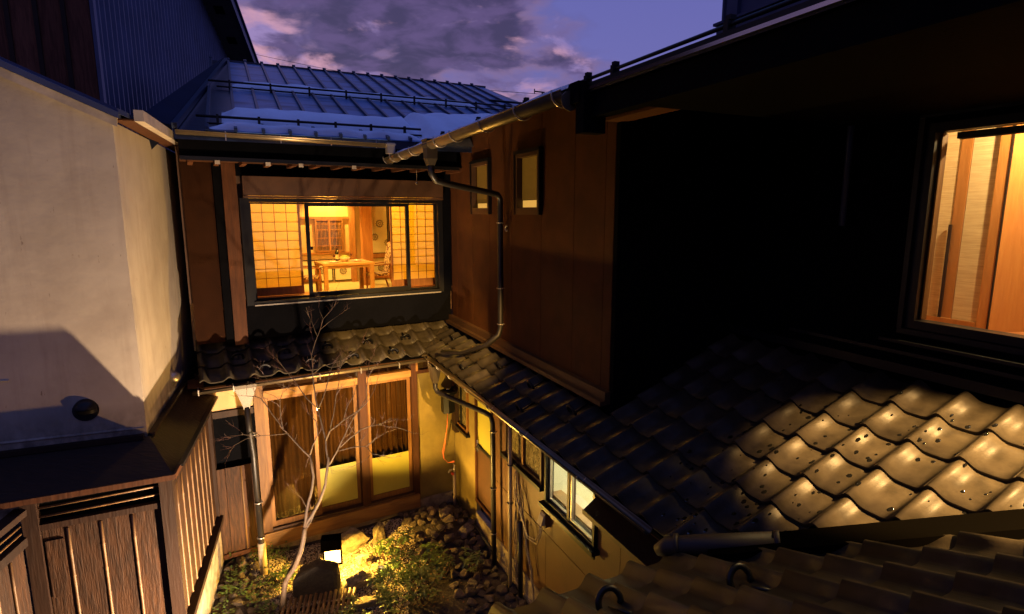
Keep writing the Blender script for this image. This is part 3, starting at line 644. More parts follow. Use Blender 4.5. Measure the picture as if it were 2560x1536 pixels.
P('cord', MB().tube([(-.66, -.45, 4.93), (-.66, -.45, 4.78)], .003, 4), 'cable', hg); P('bell', MB().lathe([(.0, .04), (.018, .03), (.02, .0), (.0, -.005)], (-.66, -.45, 4.75), 10), 'chrome', hg, smooth=True)
# window: sliding sashes
wf = P('window', MB().box(-2.70, -2.60, -.05, .06, 3.28, 4.56).box(-.21, -.14, -.05, .06, 3.28, 4.56).box(-2.6, -.21, -.05, .06, 4.515, 4.558).box(-2.62, -.2, -.07, .06, 3.27, 3.325), 'blackmetal', BW, label='wide dining room window with sliding sashes')
def sash(x0, x1, y, z0=3.33, z1=4.513, w=.035, wb=.06):
    P('sash', frame_ring(x0, x1, z0, z1, y, y+.03, w, wb), 'blackmetal', wf); P('pane', MB().box(x0+w, x1-w, y+.012, y+.016, z0+wb, z1-w), 'glass', wf)
sash(-2.598, -1.93, .03, w=.02, wb=.02); sash(-1.97, -.62, -.015, w=.045); sash(-.655, -.212, .03, w=.022, wb=.02)
P('latch', MB().box(-1.93, -1.90, -.03, -.016, 3.93, 3.97), 'blackmetal', wf)
P('sill_trim', MB().box(-2.62, -.2, -.085, -.071, 3.275, 3.29), 'bracket', wf)
# engawa board and shoji
P('inner_sill', MB().box(-3.2, .3, .064, .40, 3.27, 3.34), 'floorwood', BW)
EMB = None
def shoji(x0, x1, y, cols, rows, z0=3.345, z1=4.75, base=.105):
    s = P('shoji_screen', frame_ring(x0, x1, z0, z1, y, y+.025, .025, base), 'roomwood', BW)
    P('paper', MB().box(x0+.02, x1-.02, y+.016, y+.018, z0+base-.01, z1-.02), 'shoji', s)
    zb = z0+base; h = (4.50+.005-zb)/rows
    for k in range(1, cols): x = x0+.025+(x1-x0-.05)*k/cols; P('kumiko', MB().box(x-.003, x+.003, y+.003, y+.0155, zb, z1-.025), 'kumiko', s)
    k = 1
    while zb+k*h < z1-.03: P('kumiko', MB().box(x0+.025, x1-.025, y+.004, y+.0150, zb+k*h-.003, zb+k*h+.003), 'kumiko', s); k += 1
shoji(-2.60, -1.985, .25, 4, 9); shoji(-.80, -.13, .25, 5, 10)
# dining room
ZF = 2.75
P('room_wall', MB().box(-3.3, -3.25, .42, 6.2, ZF, 5.3).box(2.6, 2.65, .42, 6.2, ZF, 5.3).box(-3.3, 2.6, 6.2, 6.25, ZF, 5.3).box(-3.25, 2.6, .41, .42, ZF, 3.27).box(-3.25, 2.6, .41, .42, 4.76, 5.3), 'roomwall', BW)
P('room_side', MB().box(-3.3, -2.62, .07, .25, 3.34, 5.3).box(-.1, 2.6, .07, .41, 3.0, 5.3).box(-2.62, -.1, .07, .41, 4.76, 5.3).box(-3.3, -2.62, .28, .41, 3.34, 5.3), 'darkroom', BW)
P('ceiling', MB().box(-3.3, 2.65, .07, 6.25, 5.3, 5.33), 'roomwood', BW)
P('tatami_floor', MB().box(-3.3, 2.65, .41, 6.25, ZF-.05, ZF), 'tatami', BW)
yf = 6.19
def onwall(name, m, x0, x1, z0, z1, d=.03, y=yf): return P(name, MB().box(x0, x1, y-d, y, z0, z1), m, BW)
onwall('picture_rail', 'roomwood', -3.2, -.02+.25, 4.24, 4.29, .05); onwall('ledge_rail', 'roomwood', -1.2, .12, 3.43, 3.47, .05)
lwz0, lwz1 = 3.48, 4.235
lw = P('lattice_window', frame_ring(-.66, -.02, lwz0, lwz1, yf-.06, yf-.001, .035), 'roomwood', BW)
P('mullion', MB().box(-.355, -.325, yf-.058, yf-.01, lwz0+.035, lwz1-.035), 'roomwood', lw)
P('backing', MB().box(-.63, -.05, yf-.012, yf-.008, lwz0+.03, lwz1-.03), 'bluewall', lw)
for side in ((-.62, -.36), (-.32, -.06)):
    for k in range(9): x = side[0]+.012+(side[1]-side[0]-.02)*k/8; P('slat', MB().box(x-.005, x+.005, yf-.045, yf-.03, lwz0+.035, lwz1-.035), 'roomwood', lw)
    for zc in (3.62, 3.80, 3.99, 4.12): P('crossbar', MB().box(side[0], side[1], yf-.029, yf-.02, zc-.01, zc+.01), 'roomwood', lw)
P('post', MB().box(.20, .42, 5.3, 5.5, ZF, 5.3), 'roomwood', BW)
onwall('alcove_post', 'roomwood', .12, .24, ZF, 5.3, .12)
def emblem(x, z, r, parent, y):
    b = MB()
    for k in range(11):
        a0 = 2*math.pi*k/11; pts = []
        for i in range(5): a = a0+.32*i/4*1.6; rr = r*(.62+.38*math.sin(math.pi*i/4)); pts.append((x+rr*math.cos(a), y, z+rr*math.sin(a)))
        b.tube(pts, r*.075, 4, False)
    for k in range(5):
        a0 = 2*math.pi*k/5; b.tube([(x+r*.2*math.cos(a0), y, z+r*.2*math.sin(a0)), (x+r*.5*math.cos(a0+.9), y, z+r*.5*math.sin(a0+.9))], r*.08, 4, False)
    P('emblem', b, 'ink', parent)
for (x0, x1, z0, z1, ems) in ((.52, 1.06, 3.40, 4.62, ((.86, 4.12, .095), (.73, 3.80, .085), (1.04, 3.66, .08))), (1.09, 1.62, 3.40, 4.62, ()), (-1.18, -.30, ZF+.04, 3.30, ((-.55, 3.05, .085),)), (-.27, .16, ZF+.04, 3.30, ((-.06, 3.02, .085),)), (.52, 1.06, ZF+.04, 3.30, ((.86, 3.05, .085),)), (1.09, 1.62, ZF+.04, 3.30, ())):
    d = P('sliding_door', MB().box(x0+.02, x1-.02, yf-.025, yf-.001, z0+.02, z1-.02), 'fusuma', BW)
    P('border', frame_ring(x0, x1, z0, z1, yf-.035, yf-.001, .018), 'blackmetal', d)
    for e in ems: emblem(e[0], e[1], e[2], d, yf-.027)
onwall('door_rail', 'roomwood', .44, 1.7, 3.30, 3.40, .045)
# lamps of the dining room
pl_ = thing('ceiling_downlight', 'ceiling downlight washing the dining room wall above the lattice window', 'lamp', FB, (-.35, 5.75, 5.25))
P('lens', MB().lathe([(.0, 0), (.05, 0), (.05, .03)], (-.35, 5.75, 5.26), 14), 'downlight', pl_); P('ring', MB().lathe([(.05, 0), (.07, -.01), (.07, .04)], (-.35, 5.75, 5.26), 14), 'china', pl_)
light('downlight', 'SPOT', FB.w(-.35, 5.72, 5.20), W_DOWN*1.6, (1, .60, .12), .03, FB.w(-.35, 6.1, 3.6), 85, .6)
light('dining_light', 'POINT', FB.w(-1.2, 2.7, 5.1), W_DINING*.35, (1, .50, .06), .1)
light('dining_light', 'POINT', FB.w(-1.35, .82, 5.16), W_DINING*.55, (1, .54, .08), .05)
light('dining_spot', 'SPOT', FB.w(-.6, 4.2, 5.2), 260, (1, .58, .14), .05, FB.w(-.55, 4.5, 2.8), 105, .6)
cl_ = thing('pendant_lamp', 'round ceiling lamp inside the dining room above the window head', 'lamp', FB, (-1.35, .82, 5.2))
P('shade', MB().lathe([(.0, .06), (.2, .05), (.22, 0), (.2, -.02)], (-1.35, .82, 5.24), 18), 'china', cl_, smooth=True)
P('rod', MB().tube([(-1.35, .82, 5.26), (-1.35, .82, 5.3)], .01, 6), 'blackmetal', cl_)
# ---- furniture
TZ = ZF+.66
tb = thing('dining_table', 'pale wooden dining table laid for dinner in the lit room', 'table', FB, (-.45, 4.2, ZF))
tx0, tx1, ty0, ty1 = -1.02, -.02, 3.70, 4.60
P('tabletop', MB().box(tx0, tx1, ty0, ty1, TZ-.04, TZ), 'tabletop', tb); P('apron', MB().box(tx0+.05, tx1-.05, ty0+.05, ty0+.075, TZ-.10, TZ-.041).box(tx0+.05, tx1-.05, ty1-.075, ty1-.05, TZ-.10, TZ-.041), 'tabletop', tb)
for x in (tx0+.01, tx1-.09):
    for y in (ty0+.01, ty1-.09): P('leg', MB().box(x, x+.075, y, y+.075, ZF, TZ-.041), 'tabletop', tb)
def chair(cx, cy, face, label):
    """face +1: sitter looks towards +x"""
    t = thing('dining_chair', label, 'chair', FB, (cx, cy, ZF), group='chairs at the dining table'); s = -face
    sz = ZF+.36
    P('seat', MB().box(min(cx, cx+s*.40), max(cx, cx+s*.40), cy-.19, cy+.19, sz, sz+.05), 'chairfab', t)
    b = MB(); q = [(cx+s*.36, sz+.03), (cx+s*.40, sz+.30), (cx+s*.47, sz+.66)]
    for (xa, za), (xb, zb) in zip(q[:-1], q[1:]): b.add([(xa, cy-.17, za), (xa, cy+.17, za), (xb, cy+.17, zb), (xb, cy-.17, zb), (xa+s*.05, cy-.17, za), (xa+s*.05, cy+.17, za), (xb+s*.05, cy+.17, zb), (xb+s*.05, cy-.17, zb)], [(0, 1, 2, 3), (5, 4, 7, 6), (0, 3, 7, 4), (1, 5, 6, 2), (3, 2, 6, 7)])
    P('backrest', b, 'chairfab', t)
    for sy in (-1, 1):
        y = cy+sy*.20
        P('leg', MB().tube([(cx+s*.02, y, ZF), (cx+s*.03, y, sz+.2)], [.016, .02], 6), 'chairwood', t, smooth=True)
        P('leg', MB().tube([(cx+s*.50, y, ZF), (cx+s*.39, y, sz), (cx+s*.44, y, sz+.3), (cx+s*.53, y, sz+.68)], [.016, .022, .02, .014], 6), 'chairwood', t, smooth=True)
        P('armrest', MB().bar((cx+s*.0, y, sz+.21), (cx+s*.43, y, sz+.24), .04, .022), 'chairwood', t)
    P('seat_frame', MB().box(min(cx, cx+s*.42), max(cx, cx+s*.42), cy-.20, cy+.20, sz-.045, sz-.001), 'chairwood', t)
chair(-.06, 4.05, -1, 'wooden armchair with patterned fabric at the right end of the dining table')
chair(-1.02, 4.1, 1, 'wooden armchair half hidden behind the window bar at the left end of the table')
def lathe_thing(name, label, cat, x, y, parts, z=TZ):
    t = thing(name, label, cat, FB, (x, y, z))
    for pn, prof, m in parts: P(pn, MB().lathe(prof, (x, y, z), 14), m, t, smooth=True)
    return t
lathe_thing('wine_bottle', 'dark wine bottle with pale label standing on the dining table', 'bottle', -.60, 4.38, (('body', [(0, .0), (.038, 0), (.038, .17), (.014, .22), (.014, .24)], 'bottle'), ('label', [(.0388, .04), (.0388, .13)], 'labelp'), ('capsule', [(.0148, .24), (.0148, .30), (0, .302)], 'foil')))
for x, y, lb in ((-.70, 4.20, 'stemmed glass of red wine left of the bottle'), (-.30, 4.42, 'stemmed glass of red wine right of the salad bowl')):
    lathe_thing('wine_glass', lb, 'wine glass', x, y, (('bowl', [(.004, .08), (.032, .115), (.036, .15), (.028, .20)], 'clear'), ('wine', [(.0, .083), (.029, .112), (.033, .135), (0, .136)], 'wine'), ('stem', [(.032, 0), (.03, .003), (.004, .008), (.004, .08)], 'clear')))
lathe_thing('salad_bowl', 'patterned white bowl heaped with salad in the middle of the table', 'bowl', -.50, 4.15, (('bowl', [(0, .01), (.05, 0), (.09, .05), (.11, .085), (.10, .085), (.08, .05)], 'china'), ('salad', [(.10, .08), (.07, .115), (.03, .13), (0, .132)], 'salad')))
for x, y, lb in ((-.78, 3.95, 'white plate set at the left side of the dining table'), (-.27, 4.12, 'white plate set at the right side of the dining table')):
    lathe_thing('dinner_plate', lb, 'plate', x, y, (('plate', [(0, .004), (.07, .006), (.12, .018), (.12, .022), (.07, .012), (0, .01)], 'china'), ('napkin', [(.05, .012), (.045, .035), (0, .036)], 'china')))
for x, y, lb in ((-.83, 4.03, 'pale placemat under the left plate'), (-.22, 4.22, 'pale placemat under the right plate')):
    S('placemat', MB().box(x-.13, x+.13, y-.17, y+.17, TZ+.001, TZ+.0035), 'fusuma', lb, 'placemat', FB)

# lower wall of the back wing
P('corner_post', MB().box(-3.32, -3.22, -.07, .05, 0, 2.5), 'fencedark', BW)
P('plaster_panel', MB().box(-3.215, -2.72, .0, .05, 2.02, 2.33), 'roomwall', BW)
P('plaster_panel', MB().box(-3.215, -2.72, .02, .05, .0, 1.92), 'black', BW)
P('rail', MB().box(-3.22, -2.72, -.025, .04, 1.93, 2.01), 'fencedark', BW)
P('post', MB().box(-2.715, -2.605, -.05, .09, .1, 2.5), 'doorwood', BW)
P('post', MB().box(-1.42, -1.31, -.055, .09, .33, 2.5), 'redwood', BW)
P('post', MB().box(-.665, -.58, -.045, .09, .1, 2.5), 'redwood', BW)
P('head_beam', MB().box(-2.6, -1.425, -.04, .08, 2.10, 2.19).box(-1.305, -.67, -.04, .08, 2.10, 2.19), 'sillwood', BW)
P('transom_rail', MB().box(-2.6, -1.425, -.02, .06, 2.40, 2.45).box(-1.305, -.02, -.02, .06, 2.40, 2.45).box(-.575, -.02, -.03, .06, 2.12, 2.17), 'redwood', BW)
P('transom_bar', MB().box(-1.98, -1.945, -.01, .05, 2.192, 2.40).box(-.60, -.57, -.055, .05, 2.17, 2.40), 'doorwood', BW)
P('transom_glass', MB().box(-2.6, -1.985, .02, .025, 2.195, 2.40).box(-1.94, -1.425, .02, .025, 2.195, 2.40).box(-1.305, -.67, .02, .025, 2.195, 2.40).box(-.565, -.02, .02, .025, 2.172, 2.40), 'darkglass', BW)
P('wall_head', MB().box(-3.3, -.0, .0, .08, 2.46, 2.66).box(-3.24, 0, .26, .3, 2.6, 3.2), 'black', BW)
P('plaster_wall', MB().box(-.575, -.001, .0, .05, .20, 2.115), 'yplaster', BW)
P('foundation', MB().box(-.6, .0, -.02, .05, -.03, .195), 'concrete', BW)
P('ground_beam', MB().box(-2.72, -.60, -.09, .05, .12, .31), 'sillwood', BW)
P('foundation', MB().box(-2.72, -.60, -.02, .06, -.03, .118), 'concrete', BW)
P('door_track', MB().box(-2.60, -1.425, -.04, .07, .315, .335).box(-1.305, -.67, -.04, .07, .315, .335).box(-2.60, -.67, -.055, -.045, .315, .345), 'brownpaint', BW)
def slide(x0, x1, y, mid=None, fro=False):
    d = P('sliding_glass_door', frame_ring(x0, x1, .34, 2.095, y, y+.035, .045, .075), 'doorwood', BW)
    if fro:
        P('frosted_pane', MB().box(x0+.046, x1-.046, y+.012, y+.02, .416, .97), 'frost', d); P('pane', MB().box(x0+.046, x1-.046, y+.014, y+.018, .971, 2.048), 'darkglass', d)
    else: P('pane', MB().box(x0+.046, x1-.046, y+.014, y+.018, .416, 2.048), 'darkglass', d)
slide(-2.60, -1.97, .0); slide(-2.02, -1.425, .045, fro=True); slide(-1.30, -.67, .02, fro=True)
def curtain(x0, x1, y, z0, z1, folds):
    b = MB(); n = folds*8
    for i in range(n+1):
        x = x0+(x1-x0)*i/n; dy = .035*math.sin(2*math.pi*i/8)+.012*math.sin(i*.9)
        b.v += [(x+.006*math.sin(i), y+dy, z0), (x, y+dy*.7, z1)]
    for i in range(n): b.f.append((2*i, 2*i+2, 2*i+3, 2*i+1))
    return b
P('curtain', curtain(-2.6, -1.42, .155, .35, 2.15, 11), 'curtain', BW, smooth=True); P('curtain', curtain(-1.3, -.62, .13, .35, 2.2, 9), 'curtain', BW, smooth=True)
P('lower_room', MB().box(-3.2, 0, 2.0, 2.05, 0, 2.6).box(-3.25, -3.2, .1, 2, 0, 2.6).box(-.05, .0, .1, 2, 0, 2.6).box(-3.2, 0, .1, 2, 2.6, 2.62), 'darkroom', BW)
light('lower_room_light', 'POINT', FB.w(-1.6, 1.3, 2.1), W_LOWER, (1, .6, .25), .08)
# pent roof of the back wing
pb = P('pent_roof', MB().add([(-3.24, -.44, 2.470), (-.46, -.44, 2.470), (.22, .24, 2.772), (-3.24, .24, 2.772), (-3.24, -.44, 2.455), (-.46, -.44, 2.455), (.22, .24, 2.75), (-3.24, .24, 2.75)],
    [(0, 1, 2, 3), (7, 6, 5, 4), (0, 4, 5, 1), (1, 5, 6, 2), (2, 6, 7, 3), (3, 7, 4, 0)]), 'black', BW)
tile_field(pb, -3.28, 13, -.47, 2.495, 3, lambda x, y: x < -.14+y*1.0 and y < .2, {(1, 1), (1, 3), (1, 5), (1, 7), (1, 9), (0, 2), (0, 4), (0, 6), (0, 8)})
P('valley_flashing', MB().add([(-.66, -.46, 2.50), (-.32, -.46, 2.50), (.14, .0, 2.72), (-.20, .0, 2.72), (-.66, -.46, 2.48), (-.32, -.46, 2.48), (.14, .0, 2.70), (-.20, .0, 2.70)],
    [(0, 1, 2, 3), (7, 6, 5, 4), (0, 4, 5, 1), (3, 7, 4, 0), (1, 5, 6, 2)]), 'gutter', BW)
P('eave_board', MB().box(-3.24, -.4, -.44, -.42, 2.42, 2.452).box(-3.4, -.1, -.42, -.02, 2.452, 2.457), 'redwood', BW)
bg_ = P('gutter', MB().half((-3.36, -.50, 2.43), (-.42, -.49, 2.455), .036, 10), 'gutter', BW, smooth=True, label='lower gutter of the back wing above the glass doors')
for x in (-3.3, -2.95, -2.0, -1.5, -1.0, -.6): P('bracket', MB().box(x-.006, x+.006, -.545, -.536, 2.39, 2.455).box(x-.006, x+.006, -.54, -.44, 2.452, 2.46), 'bracket', bg_)
fn = MB()
for i, (wx, z_) in enumerate(((.13, 2.40), (.125, 2.36), (.05, 2.16), (.035, 2.10))):
    for dx, dy in ((-1, -1), (1, -1), (1, 1), (-1, 1)): fn.v.append((-2.83+dx*wx*.9, -.50+dy*wx*.5, z_+.05))
    if i: k = 4*i; fn.f += [(k-4+j, k-4+(j+1) % 4, k+(j+1) % 4, k+j) for j in range(4)]
fn.f.append((15, 14, 13, 12))
d4 = P('downpipe', MB().tube([(-2.83, -.50, 2.17), (-2.82, -.51, 1.9), (-2.80, -.53, 1.6), (-2.79, -.545, .42)], .033, 12), 'pipe', BW, smooth=True, label='dark downpipe left of the glass doors')
P('rain_head', fn, 'rainhead', d4)
P('pipe_foot', MB().tube([(-2.79, -.545, .02), (-2.79, -.545, .47)], .046, 14), 'palepipe', d4, smooth=True)
for z in (1.85, 1.0, .55): P('clip', MB().tube([(-2.79+.042*math.cos(t), -.55+.042*math.sin(t), z) for t in [2*math.pi*i/12 for i in range(13)]], .007, 5), 'bracket', d4, smooth=True)
gcl = random.Random(3)
def gobj(px, py, z): pass

# ---- upper metal roof with battens, snow rails and snow
MP = .367; MA = math.atan(MP)
def mz(y): return 5.25+MP*y
mr_ = P('metal_roof', MB().add([FB.inv(*FM.w(x, y, 0)[:2])+(mz(y)-dz,) for dz in (.012, .10) for x, y in ((-.02, -.05), (6.0, -.05), (5.45, 4.78), (.45, 4.78))],
    [(0, 1, 2, 3), (7, 6, 5, 4), (0, 4, 5, 1), (1, 5, 6, 2), (2, 6, 7, 3), (3, 7, 4, 0)]), 'roofdark', BW)
def mpt(x, y, h=0): a, b_ = FB.inv(*FM.w(x, y, 0)[:2]); return (a, b_, mz(y)+h)
nb_ = 20; dxr = .272
for k in range(-1, nb_):
    x0 = .55+.27*k; x1 = x0+dxr
    if k == -1: x0 = .28
    ya = -.05; yb = 4.78
    if x1 > 5.45: x1 = 5.45
    if x0 >= 5.4: break
    P('roof_panel', MB().add([mpt(x0+.012, ya, .0), mpt(x1-.012, ya, .0), mpt(x1-.012, yb, .0), mpt(x0+.012, yb, .0), mpt(x0+.012, ya, -.006), mpt(x1-.012, ya, -.006), mpt(x1-.012, yb, -.006), mpt(x0+.012, yb, -.006)],
        [(0, 1, 2, 3), (4, 7, 6, 5), (0, 4, 5, 1), (1, 5, 6, 2), (2, 6, 7, 3), (3, 7, 4, 0)]), 'roofdark' if k < 0 else 'roofmetal', mr_)
    b = MB(); w_ = .016
    b.add([mpt(x0-w_, ya), mpt(x0+w_, ya), mpt(x0+w_, yb), mpt(x0-w_, yb), mpt(x0-w_, ya, .04), mpt(x0+w_, ya, .04), mpt(x0+w_, yb, .04), mpt(x0-w_, yb, .04)], [(0, 4, 5, 1), (1, 5, 6, 2), (2, 6, 7, 3), (3, 7, 4, 0), (4, 7, 6, 5)])
    b.add([mpt(x0-.026, yb-.04, .03), mpt(x0+.026, yb-.04, .03), mpt(x0+.026, yb+.02, .03), mpt(x0-.026, yb+.02, .03), mpt(x0-.026, yb-.04, .06), mpt(x0+.026, yb-.04, .06), mpt(x0+.026, yb+.02, .06), mpt(x0-.026, yb+.02, .06)], [(0, 4, 5, 1), (1, 5, 6, 2), (2, 6, 7, 3), (3, 7, 4, 0), (4, 7, 6, 5)])
    P('batten', b, 'roofseam', mr_)
P('verge', MB().bar(mpt(-.01, -.05, .03), mpt(.52, 4.78, .03), .05, .06), 'roofseam', mr_)
P('side_flashing', MB().add([mpt(-.02, -.05, .03), mpt(.50, 4.75, .04), mpt(.47, 4.75, .06), mpt(-.30, -.15, .12), mpt(-.32, -.15, -.3), mpt(.44, 4.75, -.3)], [(0, 1, 2, 3), (3, 2, 5, 4)]), 'sideflash', mr_)
def railm(y, xa, xb, n_, h=.10, nm='snow_rail'):
    r_ = P(nm, MB().tube([mpt(xa, y, h), mpt(xb, y, h)], .022, 8), 'blackmetal', mr_, smooth=True)
for (y, xa, xb, nn_) in ((.14, .18, 2.62, 6), (2.25, .27, 5.0, 9)):
    rl_ = P('snow_rail', MB().tube([mpt(xa, y, .10), mpt(xb, y, .10)], .014, 8).tube([mpt(xa+.1, y-.03, .035), mpt(xb, y-.03, .035)], .012, 6), 'blackmetal', BW, smooth=True)
    for i in range(nn_): x = xa+(xb-xa)*(i+.5)/nn_; P('clamp', MB().bar(mpt(x, y, .0), mpt(x, y, .125), .024, .03, (0, 1, 0)), 'blackmetal', rl_)
P('snow_rail', MB().tube([mpt(4.6, 2.6, .11), mpt(5.3, 2.6, .11)], .02, 8), 'blackmetal', BW, smooth=True)
P('ridge_cap', MB().bar(mpt(.5, 4.80, .0), mpt(5.45, 4.80, .0), .09, .035), 'roofdark', BW)
ugb = P('gutter', MB().half(mpt(.0, -.10, -.0), mpt(2.15, -.20, -.01), .042, 10), 'gutter', BW, smooth=True, label='thin gutter along the eave of the far metal roof')
for x in (.45, .98, 1.5, 2.0): a = mpt(x, -.148, -.02); P('bracket', MB().box(a[0]-.005, a[0]+.005, a[1]-.012, a[1]-.002, a[2]-.05, a[2]+.045), 'bracket', ugb)
a = mpt(2.14, -.22, -.02); P('rain_head', MB().box(a[0]-.045, a[0]+.045, a[1]-.05, a[1]+.03, a[2]-.09, a[2]+.03).box(a[0]-.055, a[0]+.055, a[1]-.06, a[1]+.035, a[2]+.0, a[2]+.02), 'bracket', ugb)
def snowbank(name, label, top, bot, x0, x1, n, th, seed):
    th *= 1.35
    """a bank of snow lying on the metal roof between bot(x) and top(x)"""
    b = MB(); m_ = 8
    for i in range(n+1):
        x = x0+(x1-x0)*i/n
        e = min(1, min(i, n-i)/3.)
        for j in range(m_+1):
            t = j/m_; y = bot(x)+(top(x)-bot(x))*t
            h = th*e*(math.sin(math.pi*min(1, t*1.0))**.5 if 0 < t < 1 else 0)*(1+.25*noise.noise(Vector((x*4, y*4, seed))))
            if t == 0: h = -.01
            p = Vector(mpt(x, y, h)); b.v.append(tuple(p))
    for i in range(n):
        for j in range(m_): a = i*(m_+1)+j; b.f.append((a, a+m_+1, a+m_+2, a+1))
    wv = [FB.w(*v) for v in b.v]; b.v = wv
    S(name, b, 'snow', label, 'snow', kind='stuff', smooth=True)
nz = lambda x, s, f=2.2: noise.noise(Vector((x*f, s, 0)))
snowbank('snow', 'bluish snow bank held by the lower snow rail of the far roof', lambda x: .82+.12*nz(x, 1)+.25*max(0, x-2.3), lambda x: .18, .42, 2.65, 46, .10, 1)
snowbank('snow', 'bluish snow filling the low right corner of the far roof', lambda x: 1.20+.12*nz(x, 3)+.3*max(0, x-2.9), lambda x: -.12+.03*nz(x, 7, 6) if x < 3.3 else .0, 2.6, 4.6, 40, .13, 2)
snowbank('snow', 'thin bluish snow ridge along the upper snow rail', lambda x: 2.62+.12*nz(x, 5, 3)+.16*max(0, 1-abs(x-1.4)), lambda x: 2.28, .55, 4.3, 60, .06, 4)
snowbank('snow', 'snow slab left under the lower snow rail of the far roof', lambda x: .11, lambda x: .0+.05*nz(x, 9, 5), .30, 2.6, 40, .05, 6)
# snow along the right wing eave
b = MB(); nn_ = 70
for i in range(nn_+1):
    u = .75+4.1*i/nn_; h = .035*max(.1, .7+nz(u, 11, 1.6)); w_ = .10+.06*nz(u, 12, 3)
    for dy, dz in ((-.955, .0), (-.95, h*.8), (-.90+w_*.2, h), (-.85+w_, .35*w_+.02), (-.84+w_, .30*w_)): b.v.append(FR.w(u, dy, 5.085+dz))
for i in range(nn_):
    for j in range(4): a = i*5+j; b.f.append((a, a+5, a+6, a+1))
S('snow', b, 'snow', 'thin line of snow on the eave of the right wing roof', 'snow', kind='stuff', smooth=True)

# antenna wire
TH = R(9.5)
def onY(px, py, Y):
    x = (px-1280)/1422.; v = -(py-768)/1422.; ry = math.cos(TH)+v*math.sin(TH); rz = -math.sin(TH)+v*math.cos(TH); t = Y/ry
    return Vector((x*t, Y, 4.4+rz*t))
A0 = onY(1356, 232, 15)
an_ = thing('antenna_mast', 'small thin antenna mast beyond the right roof line against the sky', 'antenna', FW, (A0.x, 15, 5))
P('mast', MB().tube([(A0.x, 15, 5.0), A0], .022, 6), 'blackmetal', an_); P('arm', MB().tube([A0+Vector((-.2, 0, .03)), A0+Vector((.06, 0, 0))], .018, 5).tube([A0+Vector((-.2, 0, -.03)), A0+Vector((-.2, 0, .09))], .014, 5), 'blackmetal', an_)
S('overhead_wire', MB().tube([onY(600+756*t, 128+108*t-20*math.sin(math.pi*t)*-.9, 20-5*t) for t in [i/24 for i in range(25)]], .006, 4), 'blackmetal', 'thin overhead wire crossing the dusk sky behind the far roof', 'wire')

# ================================================================== VIEWER'S WING ROOF (foreground)
VW = thing('near_tiled_roof', 'dark tiled pent roof in the foreground below the viewpoint', 'roof', FR, (6.5, -1.5, 2.4))
def vz(x): return 2.438+(x-5.55)*.45
P('roof_deck', MB().add([(x, y, vz(x)-d) for d in (.0, .04) for x, y in ((5.55, -2.95), (7.9, -2.95), (7.9, 1.36), (7.49, 1.36), (5.55, -.62))],
    [(4, 3, 2, 1, 0), (5, 6, 7, 8, 9), (0, 1, 6, 5), (1, 2, 7, 6), (2, 3, 8, 7), (3, 4, 9, 8), (4, 0, 5, 9)]), 'black', VW)
tile_field(VW, -2.95, 17, 5.50, 2.475, 9, lambda x, y: (x-5.55) > (y+.62)+.12, {(1, 6), (1, 3), (2, 8)}, flip=True)
P('eave_board', MB().box(5.52, 5.549, -2.95, -.62, 2.37, 2.46), 'fencedark', VW)
P('house_wall', MB().box(7.92, 8.0, -3.2, 1.34, 0, 3.45), 'black', VW)
wl = thing('wall_downlight', 'small wall lamp on the near house wall shining down on the roof tiles', 'lamp', FR, (7.9, .28, 5.0))
P('arm', MB().box(7.74, 7.92, .27, .29, 5.08, 5.10), 'blackmetal', wl); P('shade', MB().tube([(7.76, .28, 5.13), (7.73, .28, 5.08), (7.68, .28, 5.0)], [.03, .05, .075], 14, False), 'blackmetal', wl, smooth=True)
light('wall_downlight_beam', 'SPOT', FR.w(7.68, .28, 5.0), 6600, (1, .57, .19), .03, FR.w(6.2, .62, 3.02), 34, .6)
wl_added = thing('wall_downlight', 'unseen lamp added on the near house wall to light the far tiled eave', 'lamp', FR, (7.9, -1.3, 5.0))  # added out of view to brighten the far eave tiles, source unknown
P('arm', MB().box(7.74, 7.92, -1.31, -1.29, 5.08, 5.10), 'blackmetal', wl_added); P('shade', MB().tube([(7.78, -1.3, 5.06), (7.74, -1.3, 5.03), (7.66, -1.3, 4.98)], [.03, .05, .075], 14, False), 'blackmetal', wl_added, smooth=True)
light('wall_downlight_beam', 'SPOT', FR.w(7.66, -1.3, 4.98), 5600, (1, .56, .15), .04, FB.w(-.75, -.25, 2.62), 17, .45)
# valley flashing: dark folded sheet with a raised roll, and the half round end piece
va = (5.50, -.66, 2.475); vb = (7.50, 1.34, 3.375)
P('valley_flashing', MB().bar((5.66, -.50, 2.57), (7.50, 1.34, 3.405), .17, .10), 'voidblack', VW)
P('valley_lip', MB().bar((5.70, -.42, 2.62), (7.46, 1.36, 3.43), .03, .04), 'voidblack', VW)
P('valley_end', MB().tube([(5.44, -.68, 2.52), (5.48, -.64, 2.555), (5.60, -.52, 2.60), (5.88, -.24, 2.70)], [.03, .055, .058, .058], 14), 'roll', VW, smooth=True)
P('valley_band', MB().tube([(5.51, -.61, 2.575), (5.525, -.595, 2.58)], .062, 14).tube([(5.86, -.26, 2.695), (5.88, -.24, 2.70)], .062, 14), 'roll', VW, smooth=True)
